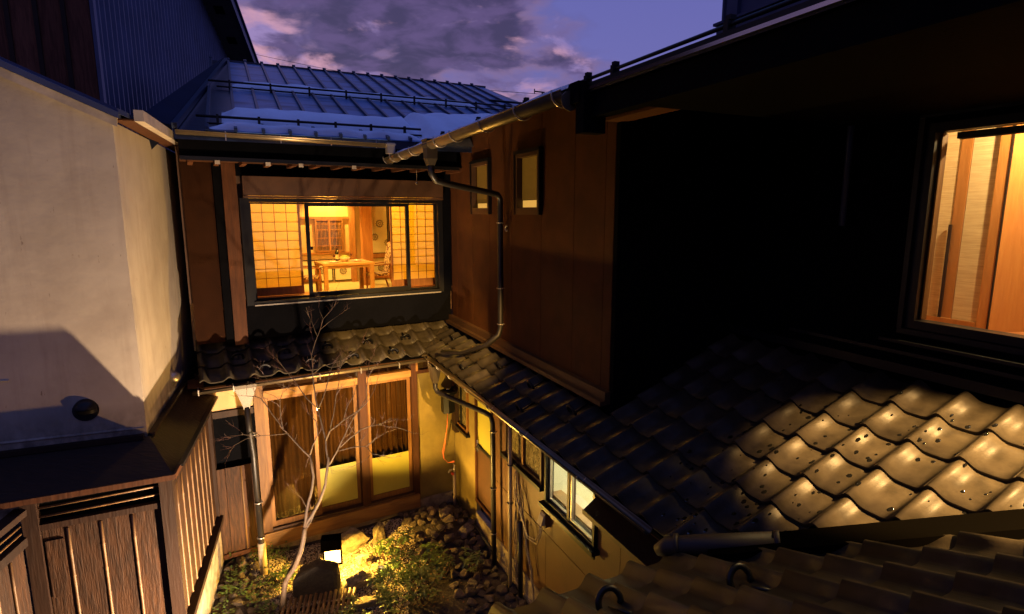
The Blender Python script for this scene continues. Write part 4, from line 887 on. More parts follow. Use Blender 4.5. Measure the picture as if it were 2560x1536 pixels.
# water drops on the lit tiles
b = MB(); rd = random.Random(5)
for k in range(210):
    x = rd.uniform(4.9, 6.9) if k % 3 else rd.uniform(5.2, 6.0); y = rd.uniform(-.45, 1.05)
    if x-5.55 > y+.45: continue
    r_ = (y+.53) % .25; row = int((y+.53)/.25); col = ((x-(-.40-TW)) % TW)/TW
    z = 2.50+(row*.25)*PITCH+r_*PITCH+(tile_h(col)+.030-.026*r_/.27)/math.cos(PA)+.001
    s = rd.uniform(.005, .016); k0 = len(b.v)
    b.v.append((x, y, z+s*.45))
    for i in range(7): a = 2*math.pi*i/7; b.v.append((x+s*math.cos(a)*rd.uniform(.8, 1.2), y+s*1.3*math.sin(a), z+s*1.3*math.sin(a)*PITCH-.001))
    for i in range(7): b.f.append((k0, k0+1+i, k0+1+(i+1) % 7))
b.v = [FR.w(*v) for v in b.v]
S('water_drops', b, 'drop', 'dark water drops scattered over the lit roof tiles', 'water drops', kind='stuff', smooth=True)
# ================================================================== STOREHOUSE
KH = thing('plaster_storehouse', 'white plastered storehouse with a sharp corner on the left of the courtyard', 'storehouse', FW, (-4.5, 5.5, 0))
k0 = Vector((-3.27, 4.84)); kr = Vector(FKR.w(3.1, 0, 0)[:2]); kl = Vector(FKL.w(-4.2, 0, 0)[:2]); kb = kr+(kl-k0)
mid = (k0+kl)/2; midb = (kr+kb)/2
def topz(s): return 5.13+.46*s
n = 14
b = MB(); ring = [k0, kr, kb, kl]
b.v = [(p.x, p.y, 1.8) for p in (k0, kr, kb, kl)]+[(k0.x, k0.y, 5.13), (kr.x, kr.y, 5.13), (kb.x, kb.y, 5.13), (kl.x, kl.y, 5.13), (mid.x, mid.y, 6.1), (midb.x, midb.y, 6.1)]
b.f = [(0, 1, 5, 4), (1, 2, 6, 9, 5), (2, 3, 7, 6), (3, 0, 4, 8, 7), (4, 5, 9, 8), (6, 7, 8, 9)]
body = P('plaster_wall', b, 'plaster', KH)
body.data.materials.append(MT['plaster'])
kd = MB()   # raised drip ledges on the gable wall
for z, za in ((3.05, .02), (2.50, .02)): kd.add([FKL.w(x, y, zz2) for x, y, zz2 in ((-4.2, -.02, z+.12), (-.9 if z > 3 else -.02, -.012, z), (-.9 if z > 3 else -.02, .0, z+.012), (-4.2, .0, z+.14), (-4.2, 0, z+.11), (-.9 if z > 3 else -.02, 0, z-.012))], [(0, 1, 2, 3), (0, 4, 5, 1)])
P('plaster_ledge', kd, 'plaster', KH)
def kp(fr, x, y, z): return fr.w(x, y, z)
vt = MB()
vt.add([kp(FKL, x, y, z+(-x)*.46) for x, z in ((.04, 5.10), (-2.1, 5.10)) for y, dz in ((-.06, 0), (.0, 0)) for z in (z, z+.07)], [(0, 1, 5, 4), (2, 6, 7, 3), (1, 3, 7, 5), (0, 4, 6, 2), (0, 2, 3, 1), (4, 5, 7, 6)])
P('verge_trim', vt, 'whitetrim', KH)
vt = MB()
vt.add([kp(FKL, x, y, z+(-x)*.46) for x, z in ((.06, 5.172), (-2.1, 5.172)) for y in (-.09, .25) for z in (z, z+.05)], [(0, 1, 5, 4), (2, 6, 7, 3), (1, 3, 7, 5), (0, 4, 6, 2), (0, 2, 3, 1), (4, 5, 7, 6)])
P('metal_verge', vt, 'bluewall', KH)
P('roof', MB().add([kp(FKR, -.05, -.12, 5.16), kp(FKR, 3.2, -.12, 5.16), kp(FKR, 3.2, 2.2, 6.22), kp(FKR, -.05, 2.2, 6.22), kp(FKR, -.05, -.12, 5.20), kp(FKR, 3.2, -.12, 5.20), kp(FKR, 3.2, 2.2, 6.26), kp(FKR, -.05, 2.2, 6.26)],
    [(0, 3, 2, 1), (4, 5, 6, 7), (0, 1, 5, 4), (1, 2, 6, 5), (2, 3, 7, 6), (3, 0, 4, 7)]), 'bluewall', KH)
P('eave_soffit', MB().add([kp(FKR, x, y, z) for z in (5.145, 5.157) for x, y in ((.02, -.15), (3.05, -.15), (3.05, .0), (.02, .0))], [(0, 3, 2, 1), (4, 5, 6, 7), (0, 1, 5, 4), (1, 2, 6, 5), (3, 0, 4, 7)]), 'redwood', KH)
P('box_gutter', MB().add([kp(FKR, x, y, z) for z in (5.14, 5.23) for x, y in ((.0, -.225), (3.05, -.225), (3.05, -.155), (.0, -.155))], [(0, 3, 2, 1), (4, 5, 6, 7), (0, 1, 5, 4), (1, 2, 6, 5), (2, 3, 7, 6), (3, 0, 4, 7)]), 'whitetrim', KH)
P('gutter_end', MB().add([kp(FKR, x, y, z) for z in (5.13, 5.24) for x, y in ((2.92, -.235), (3.10, -.235), (3.10, -.15), (2.92, -.15))], [(0, 3, 2, 1), (4, 5, 6, 7), (0, 1, 5, 4), (1, 2, 6, 5), (2, 3, 7, 6), (3, 0, 4, 7)]), 'blackmetal', KH)
# corner roll of plaster
0 and P('corner_roll', MB().tube([(k0.x, k0.y+.01, 1.8), (k0.x, k0.y+.01, 5.12)], .018, 8), 'plaster', KH, smooth=True)
def vent(fr, x, z, r, label, m):
    t = thing('vent_hood', label, 'vent', fr, (x, -.0, z), group=None)
    b = MB(); n = 18; k = 7
    for j in range(k+1):          # quarter sphere bulging out and down
        ph = math.pi/2*j/k
        for i in range(n+1):
            th = math.pi*i/n
            b.v.append((x+r*math.cos(th)*math.cos(ph*.98), -.0-r*.95*math.sin(ph), z+r*math.sin(th)*math.cos(ph)*1.0-.0))
    for j in range(k):
        for i in range(n): a = j*(n+1)+i; b.f.append((a, a+1, a+n+2, a+n+1))
    P('hood', b, m, t, smooth=True)
    P('flange', MB().add([(x+rr*math.cos(a), yy, z+rr*math.sin(a)*1.0-.015) for yy in (-.001, -.012) for rr in (r*1.12,) for a in [2*math.pi*i/20 for i in range(20)]], [tuple(range(20)), tuple(range(39, 19, -1))]+[(i, (i+1) % 20, 20+(i+1) % 20, 20+i) for i in range(20)]), m, t)
    P('lower_lip', MB().add([(x+r*.98*math.cos(a), -.012-r*.93*abs(math.sin(a)), z-.001) for a in [math.pi*i/16 for i in range(17)]]+[(x+r*.98*math.cos(a), -.012-r*.7*abs(math.sin(a)), z-.035) for a in [math.pi*i/16 for i in range(17)]], [(i, i+1, 18+i, 17+i) for i in range(16)]), m, t, smooth=True)
vent(FKL, -.42, 2.74, .085, 'dark round vent hood low on the storehouse gable wall', 'blackmetal')
FKR2 = Fr(-3.27, 4.84, -69)   # right face seen with x towards the viewer, so that -y faces the courtyard
FKRv = Fr(*FKR.w(0, 0, 0)[:2], 111+180)
class Mir:   # right face frame with outward = -y
    pass
vx = FKRv.inv(-3.70, 5.97)
vent(Fr(FKRv.o[0], FKRv.o[1], 291-360+0), vx[0], 2.63, .07, 'pale metal vent hood on the right face of the storehouse', 'bracket') if False else None
def vent2():
    t = thing('vent_hood', 'pale metal vent hood on the right face of the storehouse', 'vent', FW, FKR.w(1.24, -.0, 2.62))
    b = MB(); r = .075; n = 16; k = 7
    for j in range(k+1):
        ph = math.pi/2*j/k
        for i in range(n):
            th = 2*math.pi*i/n
            b.v.append(FKR.w(1.24+r*math.cos(th)*math.cos(ph), r*1.1*math.sin(ph)*-1-.005, 2.62+r*math.sin(th)*math.cos(ph)))
    for j in range(k):
        for i in range(n): a = j*n+i; a2 = j*n+(i+1) % n; b.f.append((a, a2, a2+n, a+n))
    P('hood', b, 'bracket', t, smooth=True)
    P('flange', MB().add([FKR.w(1.24+.085*math.cos(a), yy, 2.62+.085*math.sin(a)) for yy in (-.001, -.010) for a in [2*math.pi*i/20 for i in range(20)]], [tuple(range(20)), tuple(range(39, 19, -1))]+[(i, (i+1) % 20, 20+(i+1) % 20, 20+i) for i in range(20)]), 'bracket', t)
# FKR: x away from the viewer, y into the storehouse -> outward is y<0 on the courtyard side
vent2()
# wall foot of the storehouse below the fence cover
P('dark_base', MB().add([(p.x, p.y, z) for z in (0, 1.8) for p in (k0, kr, kb, kl)], [(0, 1, 5, 4), (1, 2, 6, 5), (2, 3, 7, 6), (3, 0, 4, 7)]), 'darkstone', KH)

# ================================================================== FENCE
FE = thing('board_fence', 'dark board and bamboo fence with a sloping cover board round the foot of the storehouse', 'fence', FW, (-3.3, 5.3, 0))
def wbox(fr, x0, x1, y0, y1, z0, z1): b = MB().box(x0, x1, y0, y1, z0, z1); b.v = [fr.w(*v) for v in b.v]; return b
def wt(fr, mb): mb.v = [fr.w(*v) for v in mb.v]; return mb
XE = 2.06   # length of the side run
# side run: boards face +y
for x in (0.03, XE-.03): P('post', wbox(FS, x-.05, x+.05, -.05, .035, .0, 2.19), 'fencedark', FE)
P('top_rail', wbox(FS, .08, XE-.08, -.03, .03, 2.02, 2.10), 'fencedark', FE); P('bottom_rail', wbox(FS, .05, XE+.06, -.03, .07, .66, .72), 'fencedark', FE)
for k in range(2): P('bamboo_bar', wt(FS, MB().tube([(.08, .02, 2.13+.045*k), (XE-.08, .02, 2.13+.045*k)], .012, 7)), 'bamboo', FE, smooth=True)
nbd = 9; rb = random.Random(11)
for k in range(nbd):
    xa = .09+(XE-.18)*k/nbd; xb = .09+(XE-.18)*(k+1)/nbd
    P('board', wbox(FS, xa+.003, xb-.003, -.02+rb.uniform(0, .006), -.002+rb.uniform(-.002, .004), .725, 2.015), 'fencewood', FE)
def bamboo(fr, x, y, z0, z1, r, name='bamboo_strip', parent=None, tilt=0):
    pts = []; rs = []; z = z0; L_ = z1-z0; nn2 = max(3, int(L_/.22)); 
    for i in range(nn2):
        za = z0+L_*i/nn2; zb = z0+L_*(i+1)/nn2
        pts += [(x+tilt*(za-z0), y, za), (x+tilt*(za-z0), y, za+.008), (x+tilt*(za-z0), y, za+.018), (x+tilt*(zb-z0), y, zb-.012)]; rs += [r*1.0, r*1.22, r*.98, r]
    P(name, wt(fr, MB().tube(pts, rs, 8)), 'bamboo', parent or FE, smooth=True)
for k in range(1, nbd): bamboo(FS, .09+(XE-.18)*k/nbd, .002, .73, 2.01, .010)
# front run
XL = -.93
P('post', wbox(FF, -.055, .045, -.04, .055, 0, 2.19), 'fencedark', FE); P('post', wbox(FF, XL-.05, XL+.05, -.04, .05, 0, 2.16), 'fencedark', FE)
P('top_rail', wbox(FF, XL+.05, -.06, -.02, .035, 1.90, 1.95), 'fencedark', FE)
P('back_panel', wbox(FF, XL+.05, -.06, .04, .05, 1.95, 2.18), 'black', FE)
for k in range(2): P('bamboo_bar', wt(FF, MB().tube([(XL+.05, .0, 2.01+.075*k), (-.4, .0, 2.015+.075*k), (-.06, .0, 2.02+.075*k)], .009, 7)), 'bamboo', FE, smooth=True)
fx_ = [-.065, -.27, -.49, -.71, -.875]
for k in range(4): P('board', wbox(FF, fx_[k+1]+.001, fx_[k]-.001, .0+.003*(k % 2), .02, .0, 1.895), 'fencewood', FE)
for k, x in enumerate((-.27, -.49, -.71)): bamboo(FF, x+.0, .001, .1, 1.89, .012)
P('board', wbox(FF, -.86, -.74, -.014, -.001, 1.30, 1.80), 'fencewood', FE)
# return of the fence towards the viewer, in shade at the left edge
FL = Fr(*FF.w(XL-.05, 0, 0)[:2], -78)
P('post', wbox(FL, .95, 1.04, -.04, .04, 0, 2.1), 'fencedark', FE)
for k in range(5): P('board', wbox(FL, .05+.18*k, .05+.18*k+.174, -.02, .0, .0, 1.80), 'fencewood', FE)
for k in range(1, 5): bamboo(FL, .05+.18*k-.003, .010, .0, 1.8, .011)
P('top_rail', wbox(FL, .03, 1.0, -.03, .03, 1.81, 1.88), 'fencedark', FE); P('top_rail', wbox(FL, .0, 1.0, -.05, .05, 2.06, 2.11), 'fencedark', FE)
for k in range(2): P('bamboo_bar', wt(FL, MB().tube([(.05, .0, 1.92+.06*k), (.97, .0, 1.92+.06*k)], .009, 7)), 'bamboo', FE, smooth=True)
# cover boards up to the storehouse wall
kx, ky = FS.inv(k0.x, k0.y)
cs = MB()
oA = FS.w(-.03, .09, 2.20); oB = FS.w(XE+.10, .09, 2.20); iA = (kr.x, kr.y, 2.42); iB = (k0.x+.02, k0.y-.005, 2.42)
iA = (FKR.w(2.9, 0, 0)[0], FKR.w(2.9, 0, 0)[1], 2.40)
cs.add([oA, oB, iB, iA]+[(p[0], p[1], p[2]-.03) for p in (oA, oB, iB, iA)], [(3, 2, 1, 0), (4, 5, 6, 7), (0, 1, 5, 4), (1, 2, 6, 5), (3, 0, 4, 7)])
P('cover_board', cs, 'coverboard', FE)
oC = FF.w(-1.25, -.10, 2.20); iC = FKL.w(-2.2, 0, 2.46); iB2 = (iB[0], iB[1]-.0, 2.42)
oB3 = (oB[0], oB[1], 2.202)
cs = MB().add([oC, oB3, iB2, iC]+[(p[0], p[1], p[2]-.03) for p in (oC, oB3, iB2, iC)], [(0, 1, 2, 3), (7, 6, 5, 4), (0, 4, 5, 1), (3, 7, 4, 0)])
P('cover_board', cs, 'coverboard', FE)
P('cover_edge', MB().bar(oA, oB, .02, .045), 'redwood', FE); P('cover_edge', MB().bar(oB, oC, .02, .045), 'redwood', FE)
P('side_cover_strip', MB().bar(FS.w(.0, .10, 2.215), FS.w(XE-.1, .10, 2.215), .04, .02), 'blackmetal', FE)
P('mossy_seam', MB().bar(FKR.w(.02, -.03, 2.425), FKR.w(2.7, -.03, 2.41), .05, .03), 'coverboard', FE); P('mossy_seam', MB().bar(FKL.w(-.02, -.03, 2.43), FKL.w(-2.2, -.03, 2.465), .05, .04), 'fencedark', FE)
# base under the side run
P('stone_base', wbox(FS, -.05, XE+.3, -.10, .03, -.03, .655), 'concrete', FE)
# short fence gate
G = thing('wooden_gate', 'short wooden gate of grained boards beside the downpipe left of the glass doors', 'gate', FB, (-2.97, -.05, .15))
gx = [-3.17, -3.09, -2.90, -2.80]
for a, b_ in ((-3.20, -3.10), (-3.095, -2.925), (-2.915, -2.76)): P('board', MB().box(a, b_, -.10, -.08, .20, 1.31), 'fencewood', G)
P('frame', MB().box(-3.24, -3.20, -.12, -.06, .12, 1.35).box(-2.76, -2.73, -.12, -.06, .14, 1.35).box(-3.20, -2.76, -.115, -.07, .13, .19), 'redwood', G)
bamboo(FB, -2.92, -.108, .20, 1.31, .011, 'bamboo_strip', None) if False else P('bamboo_strip', MB().tube([(-2.92, -.108, .2), (-2.92, -.108, 1.31)], .011, 8), 'bamboo', G, smooth=True)
P('hinge', MB().box(-2.765, -2.745, -.125, -.115, 1.05, 1.16), 'china', G)

# ================================================================== NEIGHBOUR
NH = thing('neighbour_house', 'tall dark neighbour house with corrugated metal gable above the storehouse', 'house', FN, (4, 0, 0))
def rake(x): return 17.2-.565*x if False else 14.9-.62*x
def rkz(x): return 9.22-.335*(x-7.2)
b = MB(); per = .19; n = int(12/per)*4
xs = [12*i/n for i in range(n+1)]
for i, x in enumerate(xs):
    dy = (-.035, .035, .035, -.035)[i % 4]
    b.v += [(x+(.02 if i % 4 in (1, 3) else 0), dy, 2.0), (x+(.02 if i % 4 in (1, 3) else 0), dy, rkz(x))]
for i in range(n): b.f.append((2*i, 2*i+1, 2*i+3, 2*i+2))
P('corrugated_cladding', b, 'bluewall', NH)
P('corner_trim', MB().box(-.06, .03, -.05, .0, 2, 11.5), 'bluewall', NH)
def rk(x0, x1, y0, y1, a, c): return MB().add([(x, y, rkz(x)+d) for d in (a, c) for x, y in ((x0, y0), (x1, y0), (x1, y1), (x0, y1))], [(0, 3, 2, 1), (4, 5, 6, 7), (0, 1, 5, 4), (1, 2, 6, 5), (2, 3, 7, 6), (3, 0, 4, 7)])
P('gable_soffit', rk(-.5, 12.2, -.66, .06, .0, .05), 'greysoffit', NH)
P('barge_board', rk(-.5, 12.25, -.71, -.665, -.04, .22), 'bluewall', NH)
P('verge_trim', rk(-.5, 12.3, -.76, -.60, .22, .26), 'bluewall', NH)
P('roof', rk(-.5, 12.2, -.66, 6, .06, .2), 'blackmetal', NH)
for xv in (5.2, 6.4, 7.6, 8.8): P('soffit_vent', rk(xv, xv+.28, -.44, -.22, -.012, -.002), 'black', NH)
P('house_core', MB().add([(x, y, z) for y in (.06, 5) for x, z in ((0, 2), (12, 2), (12, rkz(12)), (0, rkz(0)))], [(0, 3, 2, 1), (4, 5, 6, 7), (1, 2, 6, 5), (0, 4, 7, 3)]), 'black', NH)
FNB = FN
# board wall turned to the viewer, left of the corner
nb0 = FN.w(-.05, 0, 0)
FNL = Fr(nb0[0], nb0[1], 22)
LB = thing('board_clad_house', 'brown vertical board wall with dark battens at the top left corner', 'house', FNL, (-2, 0, 0))
for k in range(14):
    xa = -.33*(k+1); P('board', MB().box(xa+.01, xa+.32, .0, .05, 2, 13), 'boardwall', LB)
    P('batten', MB().box(xa-.028, xa+.028, -.03, -.001, 2, 13), 'fencedark', LB)
P('back', MB().box(-5, .0, .051, .4, 2, 13), 'black', LB)
# ================================================================== COURTYARD GARDEN
def inyard(x, y):
    u, yr = FR.inv(x, y); bx, yb = FB.inv(x, y); sx, sy = FS.inv(x, y)
    return yr < -.06 and yb < -.10 and sy > .05
rg = random.Random(21)
ICO = [(0, 0, 1)]+[(.894*math.cos(2*math.pi*i/5), .894*math.sin(2*math.pi*i/5), .447) for i in range(5)]+[(.894*math.cos(2*math.pi*(i+.5)/5), .894*math.sin(2*math.pi*(i+.5)/5), -.447) for i in range(5)]+[(0, 0, -1)]
ICF = [(0, 1+i, 1+(i+1) % 5) for i in range(5)]+[(1+i, 6+i, 1+(i+1) % 5) for i in range(5)]+[(6+i, 6+(i+1) % 5, 1+(i+1) % 5) for i in range(5)]+[(11, 6+(i+1) % 5, 6+i) for i in range(5)]
def gravelzone(x, y):
    d = min(math.hypot(x+2.15, (y-6.55)*.9), math.hypot(x+1.85, y-6.1)*1.1, math.hypot(x+2.6, y-6.85)*1.2)
    return d < .95+.15*noise.noise(Vector((x*3, y*3, 0)))
b = MB(); cnt = 0
while cnt < 13000:
    x = rg.uniform(-3.3, -.9); y = rg.uniform(5.1, 7.6)
    if not inyard(x, y) or not gravelzone(x, y): cnt += .2; continue
    cnt += 1; s = rg.uniform(.005, .012); z = gz(x, y)+s*.5; a = rg.uniform(0, 6.3); c_, s_ = math.cos(a), math.sin(a); q = rg.uniform(.6, 1.3); k = len(b.v)
    for vx_, vy_, vz_ in ICO:
        X = vx_*s*q; Y = vy_*s; b.v.append((x+X*c_-Y*s_, y+X*s_+Y*c_, z+vz_*s*.7))
    b.f += [(f[0]+k, f[1]+k, f[2]+k) for f in ICF]
S('gravel', b, 'gravel', 'fine pale gravel lit by the garden lamp', 'gravel', kind='stuff', loc=(-2.1, 6.4, 0))
def rock_mesh(name, seed, sub=2, jag=.28, m='stone', flat=True):
    import bmesh
    bm = bmesh.new(); bmesh.ops.create_icosphere(bm, subdivisions=sub, radius=1)
    pl = [(Vector((random.Random(seed*7+i).uniform(-1, 1), random.Random(seed*7+i+99).uniform(-1, 1), random.Random(seed*7+i+55).uniform(-.6, 1))).normalized(), random.Random(seed+i*3).uniform(.42, .80)) for i in range(15)]
    for v in bm.verts:
        p = v.co.copy()
        for nn3, d in pl:
            t = p.dot(nn3)
            if t > d: p -= nn3*(t-d)
        p *= 1+jag*.5*noise.noise(v.co*1.5+Vector((seed, seed*.7, 0)))+jag*.22*noise.noise(v.co*5+Vector((seed, 0, 9)))
        v.co = p
    me = bpy.data.meshes.new(name); bm.to_mesh(me); bm.free(); me.materials.append(MT[m])
    if not flat: me.polygons.foreach_set('use_smooth', [True]*len(me.polygons))
    return me
def hull_rock(name, seed, n=16, m='stone', rough=0, pts=None):
    import bmesh
    q = random.Random(seed); bm = bmesh.new()
    for k in range(n if not pts else len(pts)):
        if pts: v = Vector(pts[k])
        else: v = Vector((q.gauss(0, 1), q.gauss(0, 1), q.gauss(0, 1))).normalized()*q.uniform(.82, 1.08)
        bm.verts.new(v)
    res = bmesh.ops.convex_hull(bm, input=bm.verts[:])
    bmesh.ops.delete(bm, geom=[v for v in bm.verts if not v.link_faces], context='VERTS')
    if rough:
        for it in range(3):
            bmesh.ops.subdivide_edges(bm, edges=bm.edges[:], cuts=1, use_grid_fill=True)
        bmesh.ops.smooth_vert(bm, verts=bm.verts[:], factor=.45, use_axis_x=True, use_axis_y=True, use_axis_z=True)
        for v in bm.verts: v.co *= 1+rough*(noise.noise(v.co*2.2+Vector((seed, 0, 0)))+.5*noise.noise(v.co*6+Vector((seed, 3, 0))))
    me = bpy.data.meshes.new(name); bm.to_mesh(me); bm.free(); me.materials.append(MT[m]); return me
RM = [hull_rock('rubble_stone', i+1, 13+i % 5) for i in range(14)]
placed = []
def rubble(cond, n, smin, smax, label, group, zadd=lambda x, y: 0, x0=-3.6, x1=.9, y0=4.6, y1=8.0):
    k = 0; tries = 0
    while k < n and tries < n*60:
        tries += 1; x = rg.uniform(x0, x1); y = rg.uniform(y0, y1)
        if not inyard(x, y) or not cond(x, y): continue
        s = rg.uniform(smin, smax)
        if any(math.hypot(x-a, y-b2) < .82*(s+c2) for a, b2, c2 in placed): continue
        placed.append((x, y, s)); k += 1
        o = bpy.data.objects.new('rubble_stone', rg.choice(RM)); C.objects.link(o); o.location = (x, y, gz(x, y)+s*.28+zadd(x, y)*1.0)
        o.scale = (s*rg.uniform(.9, 1.3), s*rg.uniform(.8, 1.1), s*rg.uniform(.6, .95)); o.rotation_euler = (rg.uniform(-.5, .5), rg.uniform(-.5, .5), rg.uniform(0, 6.3))
        tagp(o, label, 'stone', group)
# boulders with a place of their own
BIG = [('broad pale boulder behind the garden lamp', -2.16, 6.93, .30, .19, .20, .2), ('upright brown boulder right of the broad pale one', -1.77, 7.05, .16, .14, .20, 1.),
       ('low pale rock right of the garden lamp', -1.90, 6.58, .19, .12, .10, .3), ('mossy rock lying in the gravel front of the lamp', -1.86, 6.18, .21, .14, .13, .5),
       ('low half buried rock by the front plants', -1.62, 5.82, .22, .12, .09, .1), ('grey brown rock at the ochre wall foot', -.62, 7.15, .13, .11, .11, .7),
       ('large rubble rock on top of the corner heap', -.95, 7.42, .17, .13, .14, .4)]
for i, (lb, x, y, a, b2, c2, rz) in enumerate(BIG):
    o = bpy.data.objects.new('boulder', hull_rock('boulder', 20+i, 15, 'boulder', .13)); C.objects.link(o); o.location = (x, y, gz(x, y)+c2*.35); o.scale = (a, b2, c2); o.rotation_euler = (0, 0, rz+.4); tagp(o, lb, 'boulder'); placed.append((x, y, max(a, b2)*.8))
# big cut stone in front of the lamp
import bmesh
me = hull_rock('cut_stone', 3, m='darkstone', rough=.045, pts=[(-.95, -.8, -1), (.95, -.85, -1), (1, .8, -1), (-.9, .85, -1), (-.98, -.7, .42), (-.55, -.35, .78), (.05, -.5, 1.0), (.75, -.6, .78), (.95, -.4, .55), (.9, .5, .62), (.1, .6, .95), (-.8, .6, .5), (1.05, 0, -.1), (-1.05, 0, -.2)])
o = bpy.data.objects.new('cut_stone', me); C.objects.link(o); o.location = (-2.27, 6.02, .17); o.scale = (.25, .19, .22); o.rotation_euler = (0, 0, .15); tagp(o, 'large dark cut stone block hiding the foot of the garden lamp', 'stone'); placed.append((-2.22, 6.02, .3))
def zoneR(x, y): u, yr = FR.inv(x, y); return -.92 < yr and u < 4.6 and not (u > 1.2 and yr < -.72)
def zoneL(x, y): sx, sy = FS.inv(x, y); return sy < .85 and x < -2.35 and not gravelzone(x, y) or (sy < .45)
placed += [(-2.79-.3, 6.9, .05), (*FB.w(-2.79, -.545, 0)[:2], .08), (-2.56, 5.66, .08)]
heap = lambda x, y: .10*max(0, 1-math.hypot(x+.85, y-7.3)/.6)
rubble(zoneR, 150, .045, .085, 'angular brown rubble stone in the bed under the right wall', 'rubble stones under the right wall', heap)
rubble(zoneL, 110, .040, .075, 'angular rubble stone among ivy at the foot of the fence', 'rubble stones by the fence foot')
# bamboo mat
bmx = thing('bamboo_mat', 'low rack of bamboo canes at the bottom edge of the garden', 'bamboo rack', FW, (-2.05, 5.75, .1))
ang = .35
for k in range(15):
    f = -.36+.052*k; cx3 = -2.12+f*math.cos(.28); cy3 = 5.72+f*math.sin(.28)+rg.uniform(-.01, .01)
    dx, dy = -math.sin(.18)*.34, math.cos(.18)*.34; z3 = .16+rg.uniform(0, .012)
    P('bamboo_cane', MB().tube([(cx3+dx*t-dx*.75, cy3+dy*t-dy*.95, z3+.03*t) for t in (0, .24, .26, .6, .62, 1)], [.017, .017, .020, .017, .020, .017], 8), 'bamboo', bmx, smooth=True)
P('tie', MB().bar((-2.50, 5.48, .145), (-1.75, 5.72, .145), .02, .03), 'fencedark', bmx)

# garden lamp
gl = thing('garden_lamp', 'small black box lamp glowing on the gravel beside the cut stone', 'lamp', Fr(-2.22, 6.42, 12), (0, 0, .1))
P('back', MB().box(-.115, .115, .03, .045, .06, .46), 'voidblack', gl)
P('top', MB().box(-.115, .115, -.10, .045, .46, .475).box(-.115, -.10, -.10, .03, .335, .46), 'voidblack', gl)
P('front_hood', MB().box(-.10, .115, -.10, -.09, .335, .46).box(.105, .115, -.09, .03, .34, .46), 'voidblack', gl)
P('glow_panel', MB().box(-.09, .095, .015, .028, .10, .40), 'lampglow', gl)
GLW = Fr(-2.22, 6.42, 12)
light('garden_lamp_light', 'POINT', GLW.w(.02, -.045, .28), W_BOX*1.1, AMBER, .02)
light('garden_lamp_light', 'SPOT', GLW.w(.16, .05, .36), W_BOX*1.0, AMBER, .03, GLW.w(.30, .0, .0), 150, .3)
# two spike spotlights
def spike(pos, to, label, watts, cone, col=WARM, blend=.35, size=.03, dome=False):
    p = Vector(pos); d = (Vector(to)-p).normalized()
    t = thing('spike_spotlight', label, 'spotlight', FW, (p.x, p.y, 0))
    P('stake', MB().tube([(p.x, p.y, 0), (p.x, p.y, p.z-.03)], .008, 6), 'blackmetal', t)
    q = p-d*.03
    P('housing', MB().tube([q-d*.10, q-d*.02, q], [.03, .036, .04], 12), 'blackmetal', t, smooth=True)
    if dome: P('lens', MB().tube([q+d*.001, q+d*.012, q+d*.022, q+d*.03, q+d*.033], [.034, .032, .026, .014, .002], 12), 'spotglow', t, smooth=True)
    else: P('hood', MB().tube([q, q+d*.07], .041, 14, False), 'blackmetal', t, smooth=True); P('lens', MB().tube([q+d*.001, q+d*.004], .032, 12), 'spotglow', t)
    light('spike_light', 'SPOT', p+d*.045, watts, col, size, to, cone, blend)
spike((-1.51, 4.24, .38), (-3.3, 5.35, 2.5), 'spike spotlight in the near garden aimed at the storehouse corner', W_SPOT_FENCE, 115, dome=True)
spike((.10, 4.05, .42), (-3.2, 4.75, 2.0), 'spike spotlight by the right wall aimed across the garden at the fence', 330, 70, (1, .54, .20), dome=True)
spike((-1.556, 6.12, .22), (-.5, 7.3, 4.6), 'spike spotlight among the shrubs aimed up at the eaves', W_SPOT_TREE*.8, 130, (1, .58, .12))

# ---- shrubs
def leafquad(b, p, d, up, L_, w):
    d = d.normalized(); s = d.cross(up)
    if s.length < 1e-3: s = Vector((1, 0, 0))
    s.normalize(); n_ = s.cross(d); k = len(b.v)
    a = p; m1 = p+d*L_*.35; m2 = p+d*L_*.72+n_*(-L_*.06); e = p+d*L_+n_*(-L_*.2)
    b.v += [tuple(a), tuple(m1+s*w*.5+n_*w*.12), tuple(m1), tuple(m1-s*w*.5+n_*w*.12), tuple(m2+s*w*.38+n_*w*.05), tuple(m2), tuple(m2-s*w*.38+n_*w*.05), tuple(e)]
    b.f += [(k, k+1, k+2), (k, k+2, k+3), (k+1, k+4, k+5, k+2), (k+2, k+5, k+6, k+3), (k+4, k+7, k+5), (k+5, k+7, k+6)]
def shrub(x, y, r, h, nst, label, m='leaf', L_=.085, w=.030, group=None, per=9):
    z0 = gz(x, y); t = thing('shrub', label, 'shrub', FW, (x, y, z0), group=group); st = MB(); lf = MB()
    for k in range(nst):
        a = rg.uniform(0, 6.3); rr = r*math.sqrt(rg.random()); tip = Vector((x+rr*math.cos(a), y+rr*math.sin(a), z0+h*rg.uniform(.5, 1))); base = Vector((x+rr*.3*math.cos(a), y+rr*.3*math.sin(a), z0))
        midp = (base+tip)/2+Vector((rg.uniform(-.03, .03), rg.uniform(-.03, .03), .02)); st.tube([base, midp, tip], [.005, .004, .003], 5, False)
        for q in range(per):
            az = 2.4*q+rg.uniform(-.4, .4); f = 1-.10*(q//5)
            p = base.lerp(tip, max(.4, f-.08*(q/per))); d = Vector((math.cos(az), math.sin(az), rg.uniform(-.35, .55)))
            leafquad(lf, p, d, Vector((0, 0, 1)), L_*rg.uniform(.7, 1.2), w*rg.uniform(.8, 1.2))
    P('stem', st, 'twig', t); P('foliage', lf, m, t, kind='stuff'); return t
